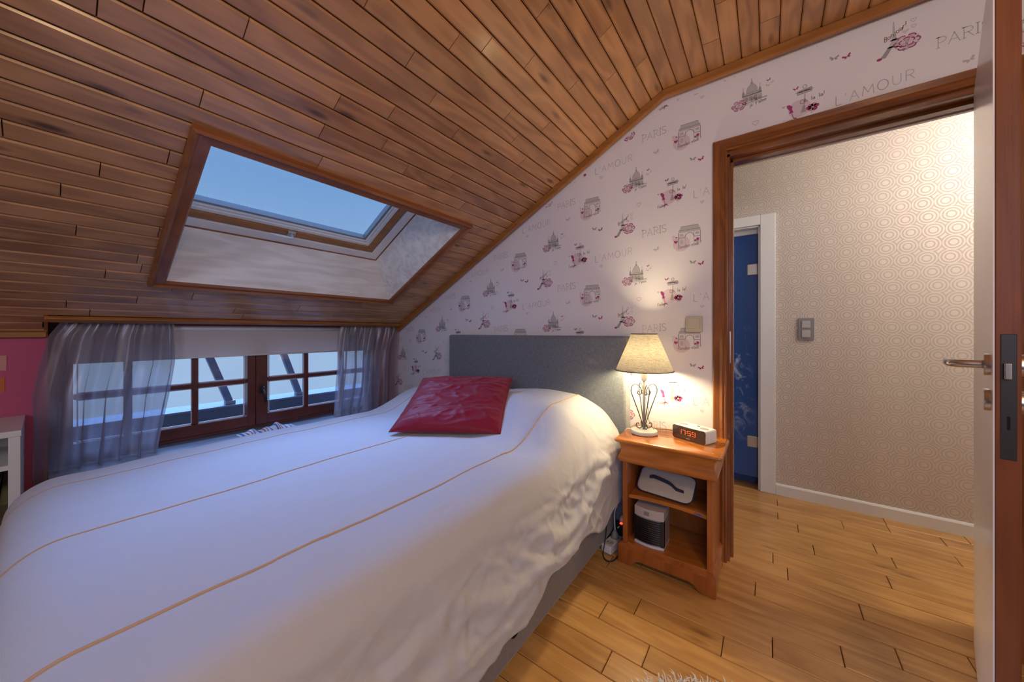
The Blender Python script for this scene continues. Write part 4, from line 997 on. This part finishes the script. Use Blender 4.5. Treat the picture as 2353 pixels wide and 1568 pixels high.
GL = {'P': (.6, [[(.1, 0), (.1, 1)], [(.1, 1)] + arcpts(.32, .75, .28, .25, 90, -90) + [(.1, .5)]]), 'A': (.8, [[(.05, 0), (.4, 1)], [(.4, 1), (.75, 0)], [(.2, .38), (.6, .38)]]),
      'R': (.7, [[(.1, 0), (.1, 1)], [(.1, 1)] + arcpts(.34, .75, .28, .25, 90, -90) + [(.1, .5)], [(.35, .5), (.68, 0)]]), 'I': (.25, [[(.12, 0), (.12, 1)]]),
      'S': (.6, [arcpts(.3, .75, .25, .25, 30, 270, 8) + arcpts(.3, .25, .25, .25, 90, -150, 8)]), 'L': (.6, [[(.1, 1), (.1, 0)], [(.1, 0), (.55, 0)]]), "'": (.2, [[(.14, 1), (.05, .72)]]),
      'M': (.95, [[(.05, 0), (.15, 1)], [(.15, 1), (.47, .3)], [(.47, .3), (.8, 1)], [(.8, 1), (.9, 0)]]), 'O': (.85, [arcpts(.42, .5, .38, .5, 0, 360, 16)]), 'U': (.75, [[(.1, 1)] + arcpts(.38, .3, .28, .3, 180, 360, 8) + [(.66, 1)]]),
      'B': (.5, [[(.1, 0), (.1, 1)], [(.1, 1)] + arcpts(.2, .77, .22, .23, 90, -90, 5), [(.1, .52)] + arcpts(.2, .26, .26, .26, 90, -90, 5) + [(.1, 0)]]), 'o': (.45, [arcpts(.22, .27, .2, .27, 0, 360, 10)]), 'n': (.42, [[(.05, 0), (.05, .55)], [(.05, .4)] + arcpts(.2, .33, .16, .2, 150, 0, 5) + [(.36, 0)]]),
      'j': (.25, [[(.15, .55), (.15, -.25), (.0, -.3)]]), 'u': (.42, [[(.05, .55)] + arcpts(.2, .2, .15, .2, 180, 360, 5) + [(.36, .55)], [(.36, .55), (.38, 0)]]), 'r': (.3, [[(.05, 0), (.05, .55)], [(.05, .4), (.18, .55), (.28, .52)]]), '!': (.2, [[(.12, 1.05), (.08, .3)], [(.07, .08), (.07, 0)]]),
      'e': (.42, [[(.05, .28), (.37, .28)] + arcpts(.2, .28, .17, .27, 20, 320, 8)]), 'd': (.45, [arcpts(.2, .26, .17, .26, 0, 360, 8), [(.38, 1), (.38, 0)]]), 'z': (.4, [[(.03, .52), (.33, .52), (.03, 0), (.36, 0)]]), '-': (.3, [[(.03, .3), (.25, .3)]]), 'v': (.4, [[(.03, .55), (.18, 0), (.36, .55)]]),
      's': (.35, [arcpts(.17, .4, .13, .13, 30, 250, 5) + arcpts(.17, .14, .14, .14, 90, -140, 5)]), 'a': (.42, [arcpts(.2, .26, .17, .26, 0, 360, 8), [(.37, .52), (.38, 0)]]), 'i': (.18, [[(.08, 0), (.08, .52)], [(.08, .72), (.08, .8)]]), 't': (.3, [[(.14, .9), (.14, .05), (.28, 0)], [(.0, .55), (.28, .55)]]),
      'm': (.6, [[(.05, 0), (.05, .55)], [(.05, .42), (.18, .55), (.28, .4), (.28, 0)], [(.28, .42), (.42, .55), (.52, .4), (.52, 0)]]), 'F': (.5, [[(.1, 0), (.1, 1)], [(.1, 1), (.5, 1)], [(.1, .55), (.4, .55)]]), 'h': (.42, [[(.05, 0), (.05, 1)], [(.05, .4)] + arcpts(.2, .33, .16, .2, 150, 0, 5) + [(.36, 0)]]), 'l': (.16, [[(.08, 0), (.08, 1)]]),
      'T': (.7, [[(.35, 0), (.35, 1)], [(.03, 1), (.67, 1)]]), 'E': (.55, [[(.1, 0), (.1, 1)], [(.1, 1), (.5, 1)], [(.1, .5), (.42, .5)], [(.1, 0), (.5, 0)]])}
def m_paris(p): p.text('PARIS', .040, ['mauve', 'lgrey', 'lgrey', 'grey', 'grey'], 0, 0, .10, True, .0026, .08)
def m_amour(p): p.text("L'AMOUR", .040, ['grey', 'lgrey', 'lgrey', 'mauve', 'grey', 'lgrey', 'lgrey'], 0, 0, .10, False, .0025, .16)
def m_arc(p):
    p.disc('blush', -.035, -.038, .042, None, 0)
    p.poly('lgrey', [(-.048, .020), (.056, .020), (.056, .030), (-.048, .030)]); p.poly('grey', [(-.050, .030), (.058, .030), (.054, .034), (-.046, .034)]); p.poly('lgrey', [(-.044, .034), (.052, .034), (.046, .052), (-.038, .052)])
    p.line('grey', [(-.038, .052), (.046, .052)], .003)
    p.line('grey', [(-.048, .020), (-.048, -.046)], .005); p.line('grey', [(.056, .020), (.056, -.046)], .0035); p.line('lgrey', [(-.016, .02), (-.016, -.046)], .003); p.line('lgrey', [(.026, .02), (.026, -.046)], .003)
    p.line('grey', arcpts(.005, -.004, .020, .020, 0, 180), .0035); p.line('grey', [(-.048, -.008), (-.016, -.008)], .0035); p.line('grey', [(.026, -.008), (.056, -.008)], .0035)
    for x0 in (-.042, .032): p.poly('lgrey', [(x0, .002), (x0 + .018, .002), (x0 + .018, .015), (x0, .015)]); p.disc('lgrey', x0 + .009, -.030, .008, .014)
    p.text('Rendez-vous', .019, 'brown', -.002, -.050, .13, False, .0019, .06)
    p.heart('plum', -.062, -.026, .010); p.heart('plum', -.060, -.002, .005); p.heart('rose', -.072, -.012, .007, False); p.heart('rose', -.074, .004, .006, False)
    p.disc('plum', .044, -.024, .007, None, 4); p.disc('plum', .032, -.030, .005, None, 4); p.line('olive', [(.044, -.03), (.048, -.046)], .0015, 4); p.line('olive', [(.056, -.034), (.062, -.040)], .002, 4)
def m_sacre(p):
    dome = [(-.020, 0), (-.021, .014), (-.016, .028), (-.008, .038), (0, .042), (.008, .038), (.016, .028), (.021, .014), (.020, 0)]
    p.poly('lgrey', dome); p.line('grey', dome, .002); p.line('grey', [(0, .042), (0, .066)], .0035); p.disc('grey', 0, .046, .005, None, 3)
    p.poly('lgrey', [(-.040, -.040), (.042, -.040), (.038, -.008), (.024, 0), (-.024, 0), (-.036, -.008)], 0)
    for x0, h0 in ((-.034, .020), (.032, .020)): p.poly('grey', [(x0 - .006, -.008), (x0 + .006, -.008), (x0 + .005, .006), (x0, h0), (x0 - .005, .006)], 1); p.line('grey', [(x0, h0), (x0, h0 + .014)], .002)
    for x0 in (-.022, -.004, .014): p.disc('grey', x0, -.028, .0065, .012, 2); p.line('grey', [(-.04, -.010), (.04, -.010)], .0022)
    p.line('grey', [(-.024, 0), (.024, 0)], .003); p.line('grey', [(-.048, -.048), (.060, -.040)], .004); p.line('lgrey', [(-.03, -.054), (.04, -.05)], .003)
    p.rose(-.052, -.046, .025); p.text('Paris', .018, 'brown', .018, -.034, .12, False, .0019, .06); p.text("je t'aime", .017, 'brown', .024, -.055, .16, False, .0017, .07)
    p.fly('plum', .066, .032, .008, .3); p.fly('lgrey', .062, .008, .008, -.4); p.fly('lgrey', .080, .018, .007, .8)
def m_metro(p):
    p.disc('blush', -.010, -.030, .040, None, 0)
    p.line('olive', [(.010, .030), (.004, -.048)], .0032); p.poly('olive', [(-.005, -.052), (.014, -.052), (.010, -.022), (.002, -.022)])
    p.poly('grey', [(-.018, .030), (.034, .034), (.034, .054), (-.018, .048)]); p.poly('blush', [(-.014, .034), (.029, .037), (.029, .049), (-.014, .045)], 2); p.text('METRO', .009, 'grey', .008, .0415, .05, False, .0013, .1)
    p.line('grey', [(-.024, .042), (.040, .044)], .0028); p.line('grey', arcpts(.009, .062, .007, .008, 0, 360, 8), .0026); p.fly('plum', -.022, .064, .010, .2)
    p.text('Oh la la!', .018, 'brown', .034, .002, .14, False, .0019, .12)
    p.poly('plum', [(-.056, -.002), (-.046, .000), (-.034, -.012), (-.036, -.024), (-.030, -.040), (-.046, -.042), (-.044, -.028), (-.052, -.016)]); p.line('plum', [(-.037, -.042), (-.030, -.066)], .0024)
    p.line('plum', [(-.030, -.066), (-.044, -.078)], .003); p.line('plum', [(-.030, -.066), (-.014, -.076)], .003); p.line('plum', [(-.030, -.066), (-.036, -.086)], .003)
    p.text('Fashion', .017, 'brown', -.045, -.070, .2, False, .0017, .04)
    for a in (20, 75, 125, 180, 235, 300): p.disc('plum' if a % 2 == 0 else 'rose', .036 + .013 * math.cos(R(a)), -.040 + .010 * math.sin(R(a)), .010, .008, 3, 9)
    p.disc('olive', .036, -.040, .0045, None, 5); p.line('olive', [(.034, -.05), (.030, -.064), (.044, -.058)], .0018)
    p.heart('lgrey', -.066, -.004, .006)
def m_eiffel(p):
    p.poly('lgrey', [(-.022, .070), (-.018, .070), (-.016, .036), (-.010, .006), (-.026, .006), (-.023, .036)]); p.line('grey', [(-.020, .070), (-.020, .082)], .0018)
    p.poly('grey', [(-.030, .006), (-.006, .006), (-.006, .012), (-.030, .012)]); p.poly('lgrey', [(-.026, .006), (-.010, .006), (-.002, -.020), (-.036, -.020)]); p.poly('grey', [(-.038, -.020), (.004, -.020), (.004, -.014), (-.038, -.014)])
    p.poly('grey', [(-.038, -.020), (-.024, -.020), (-.034, -.040), (-.042, -.054), (-.060, -.054)]); p.poly('lgrey', [(-.010, -.020), (.004, -.020), (.022, -.046), (.010, -.048)], 1)
    p.line('grey', arcpts(-.018, -.034, .018, .014, 10, 170), .0028); p.disc('plum', -.060, -.053, .008, .006, 3)
    p.text('Bonjour!', .020, 'brown', -.016, .040, .62, False, .0021, .02)
    p.rose(.016, -.016, .030); p.heart('blush', .012, .028, .010); p.heart('mauve', .034, .038, .007, False); p.heart('mauve', .034, .062, .008, False)
def m_misc(p): p.heart('rose', 0, 0, .013, False)
def m_flies(p): p.fly('grey', -.014, .003, .015, -.1); p.fly('plum', .026, -.008, .014, .35)
def m_fly1(p): p.fly('lgrey', 0, 0, .015, .45)
def m_heart2(p): p.heart('blush', 0, 0, .011)
MOT = [(m_paris, -.514, 2.26), (m_amour, -.750, 2.156), (m_arc, -.339, 2.205), (m_sacre, -.612, 2.035), (m_metro, -.425, 1.918), (m_eiffel, -.672, 1.770), (m_misc, -.597, 1.882), (m_flies, -.305, 2.058), (m_fly1, -.50, 2.155), (m_heart2, -.275, 1.825)]
for fn, x0, z0 in MOT:
    for i in range(-5, 3):
        for j in range(-5, 3): fn(Pen(x0 + i * .549, z0 + (j + .5 * (i % 2)) * .545))
if pm.v:
    pr_ = pm.build('printed_pattern', [plain('ink_' + k, INK[k], .7) for k in KEYS], wb)
